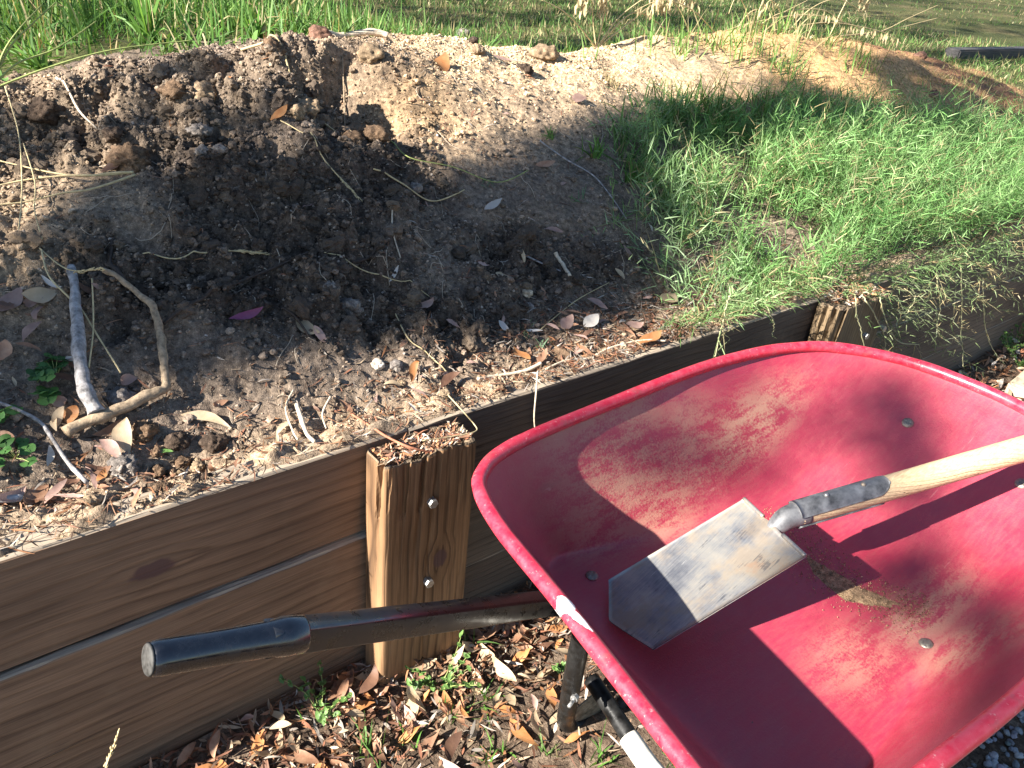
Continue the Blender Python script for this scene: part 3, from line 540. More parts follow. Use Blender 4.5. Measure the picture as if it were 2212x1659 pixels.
def mat_wood(name, light, dark, axis='X', spacing=26.0, knot=None, grey=0.0, rough=0.75, off=0.0, stain=0.5, contrast=0.62):
    """sawn timber face: bands of growth rings running along the axis, pores, stains and an optional knot."""
    M = Mat(name)
    c = M.coord('Object', loc=(off, off * 0.37, off * 0.21))
    sep = M.n('SeparateXYZ', {0: c})
    L, A, B = {'X': (0, 2, 1), 'Z': (2, 0, 1)}[axis]
    l, a, b = sep.outputs[L], sep.outputs[A], sep.outputs[B]
    low = M.n('CombineXYZ', {0: M.math('MULTIPLY', l, 1.6), 1: M.math('MULTIPLY', a, 5.0), 2: M.math('MULTIPLY', b, 5.0)}).outputs[0]
    warp = M.noise(low, 1.0, 3, 0.5)
    a2 = M.math('ADD', a, M.math('MULTIPLY', M.math('SUBTRACT', warp, 0.5), 0.085))
    kmask = None
    if knot:
        o = M.n('TexCoord').outputs['Object']; so = M.n('SeparateXYZ', {0: o})
        dl = M.math('MULTIPLY', M.math('SUBTRACT', so.outputs[L], knot[0]), 1 / knot[2])
        da = M.math('MULTIPLY', M.math('SUBTRACT', so.outputs[A], knot[1]), 1 / knot[3])
        wob = M.math('MULTIPLY', M.math('SUBTRACT', M.noise(o, 40, 3), 0.5), 0.8)
        d = M.math('ADD', M.math('SQRT', M.math('ADD', M.math('MULTIPLY', dl, dl), M.math('MULTIPLY', da, da))), wob)
        kmask = M.maprange(d, 1.15, 0.75)
        halo = M.maprange(d, 3.2, 0.9)
        sgn = M.maprange(da, -0.5, 0.5, -1, 1)
        a2 = M.math('SUBTRACT', a2, M.math('MULTIPLY', M.math('MULTIPLY', halo, sgn), 0.016))
    ph = M.math('MULTIPLY', a2, spacing * 2.2)
    fr = M.math('FRACT', M.math('ADD', ph, 40.0))
    ring = M.ramp(fr, [(0.0, (0, 0, 0)), (0.55, (0.25, 0.25, 0.25)), (0.84, (1, 1, 1)), (0.97, (0.1, 0.1, 0.1))])
    fine = M.n('CombineXYZ', {0: M.math('MULTIPLY', l, 8.0), 1: M.math('MULTIPLY', a, 420.0), 2: M.math('MULTIPLY', b, 420.0)}).outputs[0]
    fib = M.noise(fine, 1.0, 3, 0.6)
    big = M.noise(M.n('CombineXYZ', {0: M.math('MULTIPLY', l, 3.0), 1: M.math('MULTIPLY', a, 9.0), 2: M.math('MULTIPLY', b, 9.0)}).outputs[0], 1.0, 4, 0.6)
    col = M.mix(M.math('MULTIPLY', M.math('MULTIPLY', ring, M.maprange(M.noise(low, 2.3, 2, 0.5), .3, .65, .25, 1.0)), contrast), light, dark)
    col = M.mix(1.0, col, M.ramp(fib, [(0.3, (0.72, 0.72, 0.72)), (0.7, (1.22, 1.22, 1.22))]), 'MULTIPLY')
    st = M.ramp(big, [(0.35, (1.15, 1.13, 1.1)), (0.62, (1 - 0.3 * stain, 1 - 0.34 * stain, 1 - 0.36 * stain)), (0.8, (1 - 0.62 * stain, 1 - 0.66 * stain, 1 - 0.68 * stain))])
    col = M.mix(1.0, col, st, 'MULTIPLY')
    if grey: col = M.mix(grey, col, (0.3, 0.28, 0.25))
    if kmask is not None: col = M.mix(M.math('MULTIPLY', kmask, 0.85), col, (0.11, 0.062, 0.058))
    crk = M.noise(M.n('CombineXYZ', {0: M.math('MULTIPLY', l, 3.2), 1: M.math('MULTIPLY', a2, 75.0), 2: M.math('MULTIPLY', b, 75.0)}).outputs[0], 1.0, 3, 0.6)
    ck = M.maprange(crk, .70, .735)
    col = M.mix(M.math('MULTIPLY', ck, .8), col, (.02, .015, .012))
    wet = M.maprange(M.noise(M.n('CombineXYZ', {0: M.math('MULTIPLY', l, 6.0 if axis == 'X' else 2.0), 1: M.math('MULTIPLY', a, 4.0), 2: b}).outputs[0], 1.0, 4, 0.7), .56, .72)
    col = M.mix(M.math('MULTIPLY', wet, .18), col, (.32, .24, .16))
    h = M.math('SUBTRACT', M.math('SUBTRACT', M.math('MULTIPLY', fib, 0.5), M.math('MULTIPLY', ring, 0.5)), M.math('MULTIPLY', ck, 1.5))
    return M.done(M.bsdf(col, rough, M.bump(h, 0.45, 0.004), spec=0.25))

def mat_simple(name, col, rough=0.5, metal=0.0, spec=0.5, nscale=80, var=0.3, bump=0.15, coat=0.0):
    M = Mat(name); c = M.coord('Object'); n = M.noise(c, nscale, 5, 0.65)
    cc = M.mix(1.0, col, M.ramp(n, [(0.28, (1 - var,) * 3), (0.72, (1 + var,) * 3)]), 'MULTIPLY')
    r = M.maprange(n, 0.3, 0.7, max(rough - 0.12, 0.05), min(rough + 0.15, 1.0))
    return M.done(M.bsdf(cc, r, M.bump(n, bump, 0.003), metal=metal, spec=spec, coat=coat))

# ---------------------------------------------------------------- terrain
CX = [-3, -.6, .1, .32, .52, .76, 1.0, 1.57, 1.95, 2.16, 2.4, 2.9, 3.75, 4.33, 4.9, 5.9, 8]
CZ = [.70, .80, .90, .95, 1.0, 1.04, 1.055, 1.045, 1.005, 1.005, 1.02, 1.035, 1.02, .94, .83, .6, .55]
WALL_Y = 1.05
TOP_Z = 0.585

def base_height(x, y):
    zc = np.interp(x, CX, CZ); z0 = .57; yc = 2.2
    s = np.clip((y - 1.12) / (yc - 1.12), 0, 1)
    g = .25 * s + .75 * np.sin(s * np.pi / 2) ** 1.25
    front = z0 + (zc - z0) * g
    low = .60 + .012 * np.maximum(y - 3, 0)
    t = sstep(yc, yc + .75, y)
    right = zc * (1 - t) + low * t
    t2 = sstep(2.6, 6.0, y)
    left = (zc - .05 * sstep(yc, yc + .2, y)) * (1 - t2) + low * t2
    pl = 1 - sstep(1.5, 2.7, x)
    return np.where(y < yc, front, left * pl + right * (1 - pl))

def gauss(x, y, cx, cy, sx, sy, ang=0.0):
    c, s = math.cos(ang), math.sin(ang)
    u = ((x - cx) * c + (y - cy) * s) / sx; v = (-(x - cx) * s + (y - cy) * c) / sy
    return np.exp(-(u * u + v * v))

def dug(x, y):
    """where the bank has been freshly dug and the earth turned over (0..1)"""
    a = gauss(x, y, .55, 1.98, .30, .16, -.25) + gauss(x, y, .92, 1.93, .22, .17) + gauss(x, y, .30, 1.98, .25, .13)
    b = gauss(x, y, .60, 1.68, .12, .16, .2) + gauss(x, y, .72, 1.50, .14, .16) + gauss(x, y, .80, 1.36, .13, .12)
    c = gauss(x, y, 1.0, 1.62, .16, .10) + 0.8 * gauss(x, y, 1.13, 1.44, .12, .07) + .7 * gauss(x, y, .38, 1.52, .15, .10) + .6 * gauss(x, y, .95, 1.27, .18, .06)
    c = c + .7 * gauss(x, y, .55, 1.45, .16, .10) + .6 * gauss(x, y, .25, 1.62, .10, .08) + .55 * gauss(x, y, 1.35, 1.33, .16, .07)
    w = fbm2(x, y, 9, 3, 41) * .45
    return np.clip(1.15 * (a + b + c) + w * (a + b + c > .08), 0, 1)

def smooth_height(x, y):
    z = base_height(x, y)
    inb = sstep(1.10, 1.25, y) * (1 - sstep(2.15, 2.6, y))
    # the hole and the turned earth beside it
    z = z - .135 * np.clip(1.4 * gauss(x, y, 1.01, 1.89, .12, .12, -.3), 0, 1) - .05 * gauss(x, y, 1.22, 1.84, .13, .10)
    z = z + .055 * gauss(x, y, .82, 1.93, .07, .10) + .03 * gauss(x, y, .97, 2.06, .10, .035)
    z = z - .045 * gauss(x, y, .78, 2.0, .13, .05, -.2)
    z = z + .035 * gauss(x, y, .84, 1.85, .09, .05) + .03 * gauss(x, y, .62, 1.98, .10, .06) + .025 * gauss(x, y, .95, 1.72, .14, .05) + .02 * gauss(x, y, .46, 1.90, .09, .05)
    nn = .02 * fbm2(x, y, 12, 2, 71)
    for cx, w_, ys_, dp in ((.99, .11, 2.035, .085), (.70, .12, 2.055, .065), (.50, .09, 1.97, .045)):
        z = z - dp * sstep(ys_ + .022 + nn, ys_ - .012 + nn, y) * np.exp(-((x - cx) / w_) ** 2) * np.exp(-(np.maximum(ys_ - y, 0) / .085) ** 2)
    z = z - .03 * gauss(x, y, 1.14, 1.45, .07, .04) - .02 * gauss(x, y, .68, 1.78, .06, .05)
    z = z + .016 * sstep(1.22, 1.10, y) * sstep(1.052, 1.075, y) * (fbm2(x, y * 1.6, 13, 3, 66) * 1.3 + .10) + .012 * sstep(1.14, 1.08, y) - .02 * sstep(1.066, 1.056, y)
    z = z + .05 * gauss(x, y, 2.75, 2.0, .5, .2) + inb * (.03 * fbm2(x, y, 2.6, 3, 7) + .012 * fbm2(x, y, 9, 2, 17) * sstep(1.8, 2.1, y))
    return z

def full_height(x, y):
    z = smooth_height(x, y)
    inb = (.35 + .65 * sstep(1.085, 1.2, y)) * (1 - sstep(2.4, 2.8, y))
    d = dug(x, y)
    lump = fbm2(x, y, 19, 4, 3, .55)
    ridged = 1 - np.abs(fbm2(x, y, 30, 3, 23, .5))
    z = z + inb * ((.006 + .025 * d) * lump + (.0015 + .011 * d) * ridged + (.0022 + .0025 * d) * fbm2(x, y, 110, 3, 77, .6))
    return z

def surf(x, y):
    """top of whatever lies at x, y: bank, sleeper, or the lower ground"""
    x = np.asarray(x, float); y = np.asarray(y, float)
    z = full_height(x, y)
    z = np.where((y < 1.102) & (y > WALL_Y - .004), np.maximum(TOP_Z, z), z)
    return np.where(y <= WALL_Y - .004, low_ground(x, y), z)

def low_ground(x, y):
    return .022 + .012 * fbm2(x, y, 3.0, 3, 51) + .03 * sstep(.9, 1.05, y)

def axis_grid(parts):
    out = []
    for a, b, st in parts: out.append(np.arange(a, b, st))
    return np.concatenate(out)

def grid_faces(nx, ny):
    i = np.arange(nx - 1)[:, None]; j = np.arange(ny - 1)[None, :]
    return np.stack([i * ny + j, (i + 1) * ny + j, (i + 1) * ny + j + 1, i * ny + j + 1], -1).reshape(-1, 4)

def lerp3(a, b, t):
    return np.asarray(a)[None, :] * (1 - t[:, None]) + np.asarray(b)[None, :] * t[:, None]

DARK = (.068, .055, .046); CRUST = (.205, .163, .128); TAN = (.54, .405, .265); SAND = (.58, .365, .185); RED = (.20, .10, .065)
def soil_color(x, y):
    d = dug(x, y)
    n = fbm2(x, y, 5, 4, 91) * .5
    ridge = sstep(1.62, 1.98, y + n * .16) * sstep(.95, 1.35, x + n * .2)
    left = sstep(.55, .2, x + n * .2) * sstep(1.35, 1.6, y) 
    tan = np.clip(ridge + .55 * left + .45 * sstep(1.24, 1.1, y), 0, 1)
    c = lerp3(CRUST, TAN, tan)
    s = sstep(2.2, 2.8, x + n * .5) * sstep(1.5, 1.75, y)
    c = c * (1 - s[:, None]) + np.asarray(SAND) * s[:, None]
    r = sstep(3.35, 4.1, x + n * .6) * .8
    c = c * (1 - r[:, None]) + np.asarray(RED) * r[:, None]
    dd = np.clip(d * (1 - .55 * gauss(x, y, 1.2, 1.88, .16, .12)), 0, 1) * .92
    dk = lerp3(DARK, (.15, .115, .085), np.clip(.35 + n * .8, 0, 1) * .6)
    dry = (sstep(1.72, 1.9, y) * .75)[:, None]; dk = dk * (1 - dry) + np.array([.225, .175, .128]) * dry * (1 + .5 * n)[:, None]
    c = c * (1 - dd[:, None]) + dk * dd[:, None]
    bp = np.clip(1.2 * gauss(x, y, 1.19, 1.86, .15, .13), 0, 1)[:, None] * .85
    c = c * (1 - bp) + np.array([.27, .19, .115]) * bp
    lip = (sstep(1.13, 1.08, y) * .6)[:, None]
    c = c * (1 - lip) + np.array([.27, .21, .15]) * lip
    return c * (1 + .18 * n)[:, None]

M_SOIL = mat_soil('soil')
xs = axis_grid([(-1.6, -.1, .02), (-.1, 2.3, .0044), (2.3, 4.2, .014), (4.2, 9.0, .04)])
ys = axis_grid([(1.058, 2.32, .0044), (2.32, 2.5, .03)])
X, Y = np.meshgrid(xs, ys, indexing='ij'); X = X.ravel(); Y = Y.ravel()
Z = full_height(X, Y)
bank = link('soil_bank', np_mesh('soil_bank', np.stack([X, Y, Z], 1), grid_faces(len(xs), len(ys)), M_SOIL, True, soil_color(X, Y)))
tag(bank, 'heaped garden bank of dug and crusted soil behind the timber wall', kind='structure')

# lawn beyond the bank: one sheet out to the horizon, dry thatch under the grass blades
M = Mat('lawn_thatch'); c = M.coord('Object')
n = M.noise(c, 1.3, 5, 0.6); n2 = M.noise(c, 40, 5, 0.7)
col = M.ramp(n, [(0.3, (.05, .065, .022)), (0.5, (.085, .09, .035)), (0.7, (.15, .125, .06))])
col = M.mix(1.0, col, M.ramp(n2, [(0.3, (.45, .45, .45)), (0.7, (1.4, 1.4, 1.4))]), 'MULTIPLY')
M_LAWN = M.done(M.bsdf(col, 0.95, M.bump(n2, 0.8, 0.03), spec=0.1))
xs = axis_grid([(-40, -4, 4), (-4, -1, .25), (-1, 6, .08), (6, 12, .25), (12, 40, 2), (40, 200, 20)]); ys = axis_grid([(2.36, 5, .06), (5, 9, .2), (9, 40, 2), (40, 220, 20)])
X, Y = np.meshgrid(xs, ys, indexing='ij'); X = X.ravel(); Y = Y.ravel()
def lawn_height(x, y):
    return base_height(x, y) + .02 * fbm2(x, y, .7, 3, 13) * sstep(2.5, 3.2, y) - .012 * sstep(2.6, 2.4, y)
lawn = link('lawn', np_mesh('lawn', np.stack([X, Y, lawn_height(X, Y)], 1), grid_faces(len(xs), len(ys)), M_LAWN, True))
tag(lawn, 'uneven lawn stretching away behind the soil bank', kind='structure')

# lower ground in front of the wall
M = Mat('litter_ground'); c = M.coord('Object')
n = M.noise(c, 30, 5, 0.65); n2 = M.noise(c, 160, 4, 0.7)
col = M.ramp(n, [(0.3, (.045, .032, .024)), (0.5, (.12, .085, .06)), (0.7, (.24, .18, .13))])
col = M.mix(1.0, col, M.ramp(n2, [(0.3, (.5, .5, .5)), (0.7, (1.5, 1.5, 1.5))]), 'MULTIPLY')
M_GROUND = M.done(M.bsdf(col, 0.95, M.bump(n2, 0.7, 0.01), spec=0.1))
xs = axis_grid([(-60, -2, 6), (-2, 6, .06), (6, 80, 6)]); ys = axis_grid([(-60, -1, 5), (-1, 1.10, .05)])
X, Y = np.meshgrid(xs, ys, indexing='ij'); X = X.ravel(); Y = Y.ravel()
ground = link('ground', np_mesh('ground', np.stack([X, Y, low_ground(X, Y)], 1), grid_faces(len(xs), len(ys)), M_GROUND, True))
tag(ground, 'earth path below the retaining wall strewn with leaves', kind='structure')

# ---------------------------------------------------------------- timber retaining wall
wall = tag(empty('retaining_wall', (0.68, WALL_Y, 0.0)), 'weathered timber sleeper retaining wall holding back the soil bank', 'retaining wall')
M_TOP = mat_wood('weathered_top', (.40, .32, .23), (.10, .08, .065), 'X', 34, grey=.2, rough=.9, off=1.7, stain=.55)

def sleeper(x0, x1, z0, z1, yf, mat, thick=.05, seed=0, droop=(0, 0), label=None):
    L = x1 - x0; n = max(int(L / .012), 8)
    h = z1 - z0; r = .004
    prof = [(0, r), (0, h * .33), (0, h * .66), (0, h - r), (r * .3, h - r * .3)]
    prof += [(y, h) for y in np.linspace(r, thick - r, 22)]
    prof += [(thick, h - r), (thick, r), (thick - r, 0), (r, 0)]
    prof = np.array(prof); k = len(prof)
    xx = np.linspace(0, L, n)
    V = np.zeros((n, k, 3)); V[:, :, 0] = xx[:, None]; V[:, :, 1] = prof[None, :, 0]; V[:, :, 2] = prof[None, :, 1]
    top = prof[:, 1] > h - r * .5
    gx = x0 + xx[:, None]; gy = prof[None, :, 0] + 0 * gx
    crack = np.clip(noise2(gx * 2.2, gy * 260 + 3 * noise2(gx * 5, gy * 40, seed), seed + 5) - .15, 0, 1)
    relief = -.0065 * crack + .0018 * noise2(gx * 14, gy * 120, seed + 9)
    V[:, :, 2] += np.where(top[None, :], relief, 0)
    edge = (np.arange(k) == 4)
    V[:, :, 2] += np.where(edge[None, :], -.004 * np.clip(noise2(gx * 22, gy, seed + 2), 0, 1) - .003 * (noise2(gx * 3.3, gy, seed + 4) > .35), 0)
    V[:, :, 1] += .0002 * noise2(gx * 6, prof[None, :, 1] * 20, seed + 7)
    V[:, :, 2] += (droop[0] + (droop[1] - droop[0]) * xx / L)[:, None]
    V = V.reshape(-1, 3) - np.array([L / 2, 0, h / 2])
    i = np.arange(n - 1)[:, None]; j = np.arange(k)[None, :]
    Q = np.stack([i * k + j, (i + 1) * k + j, (i + 1) * k + (j + 1) % k, i * k + (j + 1) % k], -1)
    fm = np.broadcast_to(((np.arange(k) >= 4) & (np.arange(k) <= 26)).astype(int)[None, :], (n - 1, k)).ravel()
    Q = Q.reshape(-1, 4)[:, ::-1]
    Vc = np.vstack([V, V[:k].mean(0), V[-k:].mean(0)])
    jj = np.arange(k)
    T = np.vstack([np.stack([np.full(k, n * k), jj, (jj + 1) % k], 1), np.stack([np.full(k, n * k + 1), (n - 1) * k + (jj + 1) % k, (n - 1) * k + jj], 1)])
    me = np_mesh('sleeper', Vc, [Q, T], None, False, mats=[mat, M_TOP], fmat=np.concatenate([fm, np.zeros(len(T), int)]))
    o = link('sleeper', me, wall)
    o.location = Vector(((x0 + x1) / 2, yf, (z0 + z1) / 2)) - wall.location
    return o

BROWN = (.235, .152, .097); BROWN_D = (.055, .032, .022)
OLD = (.125, .10, .08); OLD_D = (.055, .042, .035)
w1 = mat_wood('sleeper_wood_knotty', BROWN, BROWN_D, 'X', 18, knot=(DATA['knot_a'][0] + .5, DATA['knot_a'][2] - .485, .036, .0155), off=.0, stain=.35)
w2 = mat_wood('sleeper_wood_plain', (.24, .158, .103), BROWN_D, 'X', 17, off=3.1, stain=.4)
w3 = mat_wood('sleeper_wood_low', (.21, .138, .09), (.052, .031, .022), 'X', 19, off=7.9, stain=.5)
w4 = mat_wood('sleeper_wood_dark', OLD, OLD_D, 'X', 26, off=12.3, stain=.6)
w5 = mat_wood('sleeper_wood_grey', (.15, .125, .10), OLD_D, 'X', 24, off=15.7, stain=.6)
XA, XB, XC, XD = -1.68, .684, 2.06, 3.60
sleeper(XA, XB - .001, .387, .585, WALL_Y + .008, w1, .055, 1)
sleeper(XA, XB - .001, .185, .382, WALL_Y - .001, w2, .055, 2)
sleeper(XA, XB - .001, -.03, .183, WALL_Y + .006, w3, .055, 3)
sleeper(XB + .001, XC - .001, .387, .585, WALL_Y + .004, w4, .055, 4, (0, -.012))
sleeper(XB + .001, XC - .001, .185, .384, WALL_Y - .002, w5, .055, 5)
sleeper(XB + .001, XC - .001, -.03, .183, WALL_Y + .001, w4, .055, 6)
sleeper(XC + .001, XD, .387, .578, WALL_Y + .004, w5, .055, 7, (-.012, -.02))
sleeper(XC + .001, XD, .185, .384, WALL_Y - .001, w4, .055, 8)
sleeper(XC + .001, XD, -.03, .183, WALL_Y + .003, w5, .055, 9)

M_ENDGRAIN = mat_wood('end_grain', (.20, .15, .10), (.045, .034, .026), 'Z', 46, rough=.95, off=2.2, stain=.8)
M_ZINC = mat_simple('galvanised_bolt', (.42, .42, .41), .45, .85, nscale=200, var=.35)

def post(x0, x1, yf, yb, z1, mat, bolts, seed, hollow=.022, label=None):
    w = x1 - x0; d = yb - yf; r = .010
    ring = []
    for cx, cy, a0 in ((w / 2 - r, d / 2 - r, 0), (-w / 2 + r, d / 2 - r, 90), (-w / 2 + r, -d / 2 + r, 180), (w / 2 - r, -d / 2 + r, 270)):
        for a in np.linspace(a0, a0 + 90, 5):
            ring.append((cx + r * math.cos(math.radians(a)), cy + r * math.sin(math.radians(a))))
    ring = np.array(ring)
    # resample densely so the split grain can be cut into the faces
    seg = np.vstack([ring, ring[:1]]); dist = np.concatenate([[0], np.cumsum(np.linalg.norm(np.diff(seg, axis=0), axis=1))])
    K = 150; s = np.linspace(0, dist[-1], K, endpoint=False)
    ring = np.stack([np.interp(s, dist, seg[:, 0]), np.interp(s, dist, seg[:, 1])], 1)
    zz = np.concatenate([np.linspace(-.08, z1 - .02, 50), np.linspace(z1 - .017, z1, 6)])
    V = []
    for z in zz:
        split = np.clip(noise2(s * 90 + .8 * math.sin(z * 7), z * 1.6 + 0 * s, seed) - .25, 0, 1) * .010 * (1 + 1.5 * (z > z1 - .12))
        k = 1 - split / .05 + (.004 * noise2(s * 40, z * 9 + 0 * s, seed + 3))
        shrink = 1 - .03 * max(0, (z - (z1 - .008)) / .008)
        V.append(np.stack([ring[:, 0] * k * shrink, ring[:, 1] * k * shrink, z + (.006 * noise2(s * 30, 0 * s + seed, seed) if z > z1 - .012 else 0 * s)], 1))
    nfaces_side = len(V) - 1
    for f, dep in ((.9, .001), (.82, .006), (.7, .8 * hollow), (.45, hollow), (.2, hollow * .9)):
        V.append(np.stack([ring[:, 0] * f, ring[:, 1] * f, z1 - dep + .004 * noise2(ring[:, 0] * f * 130, ring[:, 1] * f * 130, seed + 6)], 1))
    n = len(V); V = np.concatenate(V)
    V = np.vstack([V, [0, 0, z1 - hollow]])
    i = np.arange(n - 1)[:, None]; j = np.arange(K)[None, :]
    Q = np.stack([i * K + j, i * K + (j + 1) % K, (i + 1) * K + (j + 1) % K, (i + 1) * K + j], -1).reshape(-1, 4)
    jj = np.arange(K); T = np.stack([(n - 1) * K + jj, (n - 1) * K + (jj + 1) % K, np.full(K, n * K)], 1)
    fm = np.concatenate([np.repeat((np.arange(n - 1) >= nfaces_side - 1).astype(int), K), np.ones(K, int)])
    o = link('post', np_mesh('post', V, [Q, T], None, False, mats=[mat, M_ENDGRAIN], fmat=fm), wall)
    o.location = Vector(((x0 + x1) / 2, (yf + yb) / 2, 0)) - wall.location
    for bx, bz, rr in bolts:
        bm = bmesh.new()
        bmesh.ops.create_cone(bm, cap_ends=True, segments=6, radius1=rr * 1.15, radius2=rr * 1.05, depth=.014, matrix=Matrix.Rotation(math.radians(90), 4, 'X') @ Matrix.Rotation(.35, 4, 'Z'))
        b = link('bolt', bm_mesh('bolt', bm, M_ZINC), o)
        b.location = (bx - (x0 + x1) / 2, yf - (yf + yb) / 2 - .004, bz)
    return o

wp1 = mat_wood('post_wood_brown', (.29, .172, .09), (.036, .021, .014), 'Z', 26, knot=(DATA['knot_b'][2], DATA['knot_b'][0] - .686, .022, .016), off=.0, stain=.95, contrast=.8)
wp2 = mat_wood('post_wood_old', (.20, .145, .085), (.045, .034, .026), 'Z', 34, off=5.5, stain=.7)
ba, bb, bc, bd = DATA['bolt_a'], DATA['bolt_b'], DATA['bolt_c'], DATA['bolt_d']
post(.588, .784, .978, WALL_Y - .003, .578, wp1, [(ba[0], ba[2], .0085), (bb[0], bb[2], .0085)], 1)
post(1.945, 2.20, .978, WALL_Y - .003, .575, wp2, [(bc[0], bc[2], .0085), (bd[0], bd[2], .0085)], 2, .008)
post(3.60, 3.72, .96, WALL_Y + .05, .56, wp2, [], 3, .004)

# far low timber edging half sunk in the lawn
ed = DATA['edging']
edging = tag(empty('garden_edging', (ed[0], ed[1], 0)), 'dark low timber edging half hidden in the lawn behind the bank', 'garden edging')
M_EDGE = mat_wood('edging_wood', (.085, .08, .08), (.03, .028, .026), 'X', 20, off=8.8)
bm = bmesh.new(); bmesh.ops.create_cube(bm, size=1, matrix=Matrix.Translation((1.6, .1, ed[2] - .09)) @ Matrix.Diagonal((3.2, .14, .14, 1)))
bmesh.ops.bevel(bm, geom=bm.edges[:], offset=.012, segments=2, affect='EDGES')
link('timber', bm_mesh('timber', bm, M_EDGE), edging)
edging.rotation_euler.z = DATA['edging_yaw']

# ---------------------------------------------------------------- wheelbarrow
barrow = tag(empty('wheelbarrow', (1.1, .48, 0.0)), 'red wheelbarrow with dusty steel tray parked along the timber wall', 'wheelbarrow')
def bpart(name, me):
    o = link(name, me, barrow); o.location = -barrow.location; return o
RIM_Z = .66; FLOOR_Z = .43
rim_pts = [(.627, .769), (.66, .806), (.71, .830), (.80, .844), (1.0, .853), (1.213, .860), (1.36, .85), (1.47, .827), (1.56, .785), (1.63, .71),
           (1.672, .62), (1.69, .50), (1.683, .40), (1.655, .28), (1.59, .18), (1.48, .13), (1.3, .11), (.959, .113), (.753, .127), (.62, .132), (.555, .15), (.527, .2), (.540, .29), (.579, .531), (.600, .68)]
floor_pts = [(.785, .745), (.80, .765), (.83, .772), (.88, .758), (1.0, .725), (1.13, .70), (1.2, .685), (1.26, .665), (1.30, .64), (1.325, .60),
             (1.335, .55), (1.34, .49), (1.335, .43), (1.325, .37), (1.30, .325), (1.25, .30), (1.18, .275), (1.0, .235), (.88, .215), (.80, .205), (.76, .205), (.735, .225), (.738, .29), (.755, .52), (.772, .68)]
RN = 5
rim_c = catmull(rim_pts, RN, True); flo_c = catmull(floor_pts, RN, True); NR = len(rim_c)
def floor_z(x, y): return FLOOR_Z + .012 * sstep(1.05, 1.35, x)
rings = []
cen = flo_c.mean(0)
prof = [(0.0, 0.0), (.02, .035), (.12, .14), (.27, .30), (.43, .47), (.60, .65), (.76, .81), (.87, .91), (.945, .965), (1.0, .99)]
for hfrac, zfrac in prof:
    xy = rim_c * (1 - hfrac) + flo_c * hfrac
    front = sstep(1.2, 1.6, rim_c[:, 0])                      # the nose slopes away gently, the back stands steep
    zf = zfrac * (1 - front) + (zfrac ** .92) * front
    rings.append(np.column_stack([xy, RIM_Z + (floor_z(flo_c[:, 0], 0) - RIM_Z) * zf]))
for f in (.93, .82, .62, .38, .15):
    xy = cen + (flo_c - cen) * f
    rings.append(np.column_stack([xy, floor_z(xy[:, 0], 0) - .003 * (1 - f)]))
nr = len(rings); V = np.concatenate(rings); V = np.vstack([V, [cen[0], cen[1], FLOOR_Z - .003]])
i = np.arange(nr - 1)[:, None]; j = np.arange(NR)[None, :]
Q = np.stack([i * NR + j, i * NR + (j + 1) % NR, (i + 1) * NR + (j + 1) % NR, (i + 1) * NR + j], -1).reshape(-1, 4)
jj = np.arange(NR); T = np.stack([(nr - 1) * NR + jj, (nr - 1) * NR + (jj + 1) % NR, np.full(NR, nr * NR)], 1)

M = Mat('red_tray_paint'); c = M.coord('Object')
sp = M.n('SeparateXYZ', {0: c}); px, py, pz = sp.outputs
big = M.noise(c, 5.5, 5, 0.6); med = M.noise(c, 26, 5, 0.65); fine = M.noise(c, 240, 4, 0.7)
streak = M.noise(M.coord('Object', scale=(9, 120, 9), rot=(0, 0, .5)), 1.0, 4, 0.6)
fade = M.mix(M.ramp(big, [(0.3, (0, 0, 0)), (0.75, (1, 1, 1))]), (.30, .011, .036), (.32, .025, .056))
fade = M.mix(1.0, fade, M.ramp(med, [(0.3, (.92, .92, .92)), (0.7, (1.07, 1.07, 1.07))]), 'MULTIPLY')
def spot(cx, cy, rx, ry, soft=1.0):
    dx = M.math('MULTIPLY', M.math('SUBTRACT', px, cx), 1 / rx); dy = M.math('MULTIPLY', M.math('SUBTRACT', py, cy), 1 / ry)
    d = M.math('SQRT', M.math('ADD', M.math('MULTIPLY', dx, dx), M.math('MULTIPLY', dy, dy)))
    return M.maprange(d, 1.25, .2, 0.0, soft)
dust = None
for sp_ in DATA['dust']:
    s_ = spot(*sp_)
    dust = s_ if dust is None else M.math('MAXIMUM', dust, s_)
dn = M.noise(M.coord('Object', scale=(10, 34, 24), rot=(0, 0, .35)), 1.0, 8, 0.74)
dmask = M.math('MULTIPLY', dust, M.maprange(M.math('ADD', M.math('MULTIPLY', dn, .72), M.math('MULTIPLY', fine, .40)), .475, .63))
dmask = M.math('ADD', M.math('MULTIPLY', dmask, .72), M.maprange(M.noise(M.coord('Object', scale=(30, 160, 60), rot=(0, 0, .3)), 1.0, 5, .7), .35, .75, .0, .08))
col = M.mix(dmask, fade, (.42, .28, .175))
scr = M.math('MAXIMUM', M.maprange(streak, .69, .75), M.maprange(M.noise(M.coord('Object', scale=(14, 300, 14), rot=(0, 0, -.9)), 1.0, 3, .6), .72, .75))
scuff = M.maprange(M.noise(M.coord('Object', scale=(6, 20, 10), rot=(0, 0, .2)), 1.0, 6, .72), .60, .72)
col = M.mix(M.math('MULTIPLY', scuff, .32), col, (.16, .035, .045))
col = M.mix(M.math('MULTIPLY', scr, .2), col, (.62, .35, .33))
speck = M.maprange(M.noise(c, 130, 2, .5), .76, .80)
col = M.mix(M.math('MULTIPLY', speck, .8), col, (.05, .03, .03))
rough = M.math('ADD', M.maprange(med, .3, .7, .46, .60), M.math('MULTIPLY', dmask, .45))
M_TRAY = M.done(M.bsdf(col, rough, M.bump(M.math('ADD', fine, M.math('MULTIPLY', dmask, .6)), .18, .003), spec=1.0))
M = Mat('red_rim_paint'); c = M.coord('Object'); med = M.noise(c, 60, 5, .7); fine = M.noise(c, 500, 3, .7)
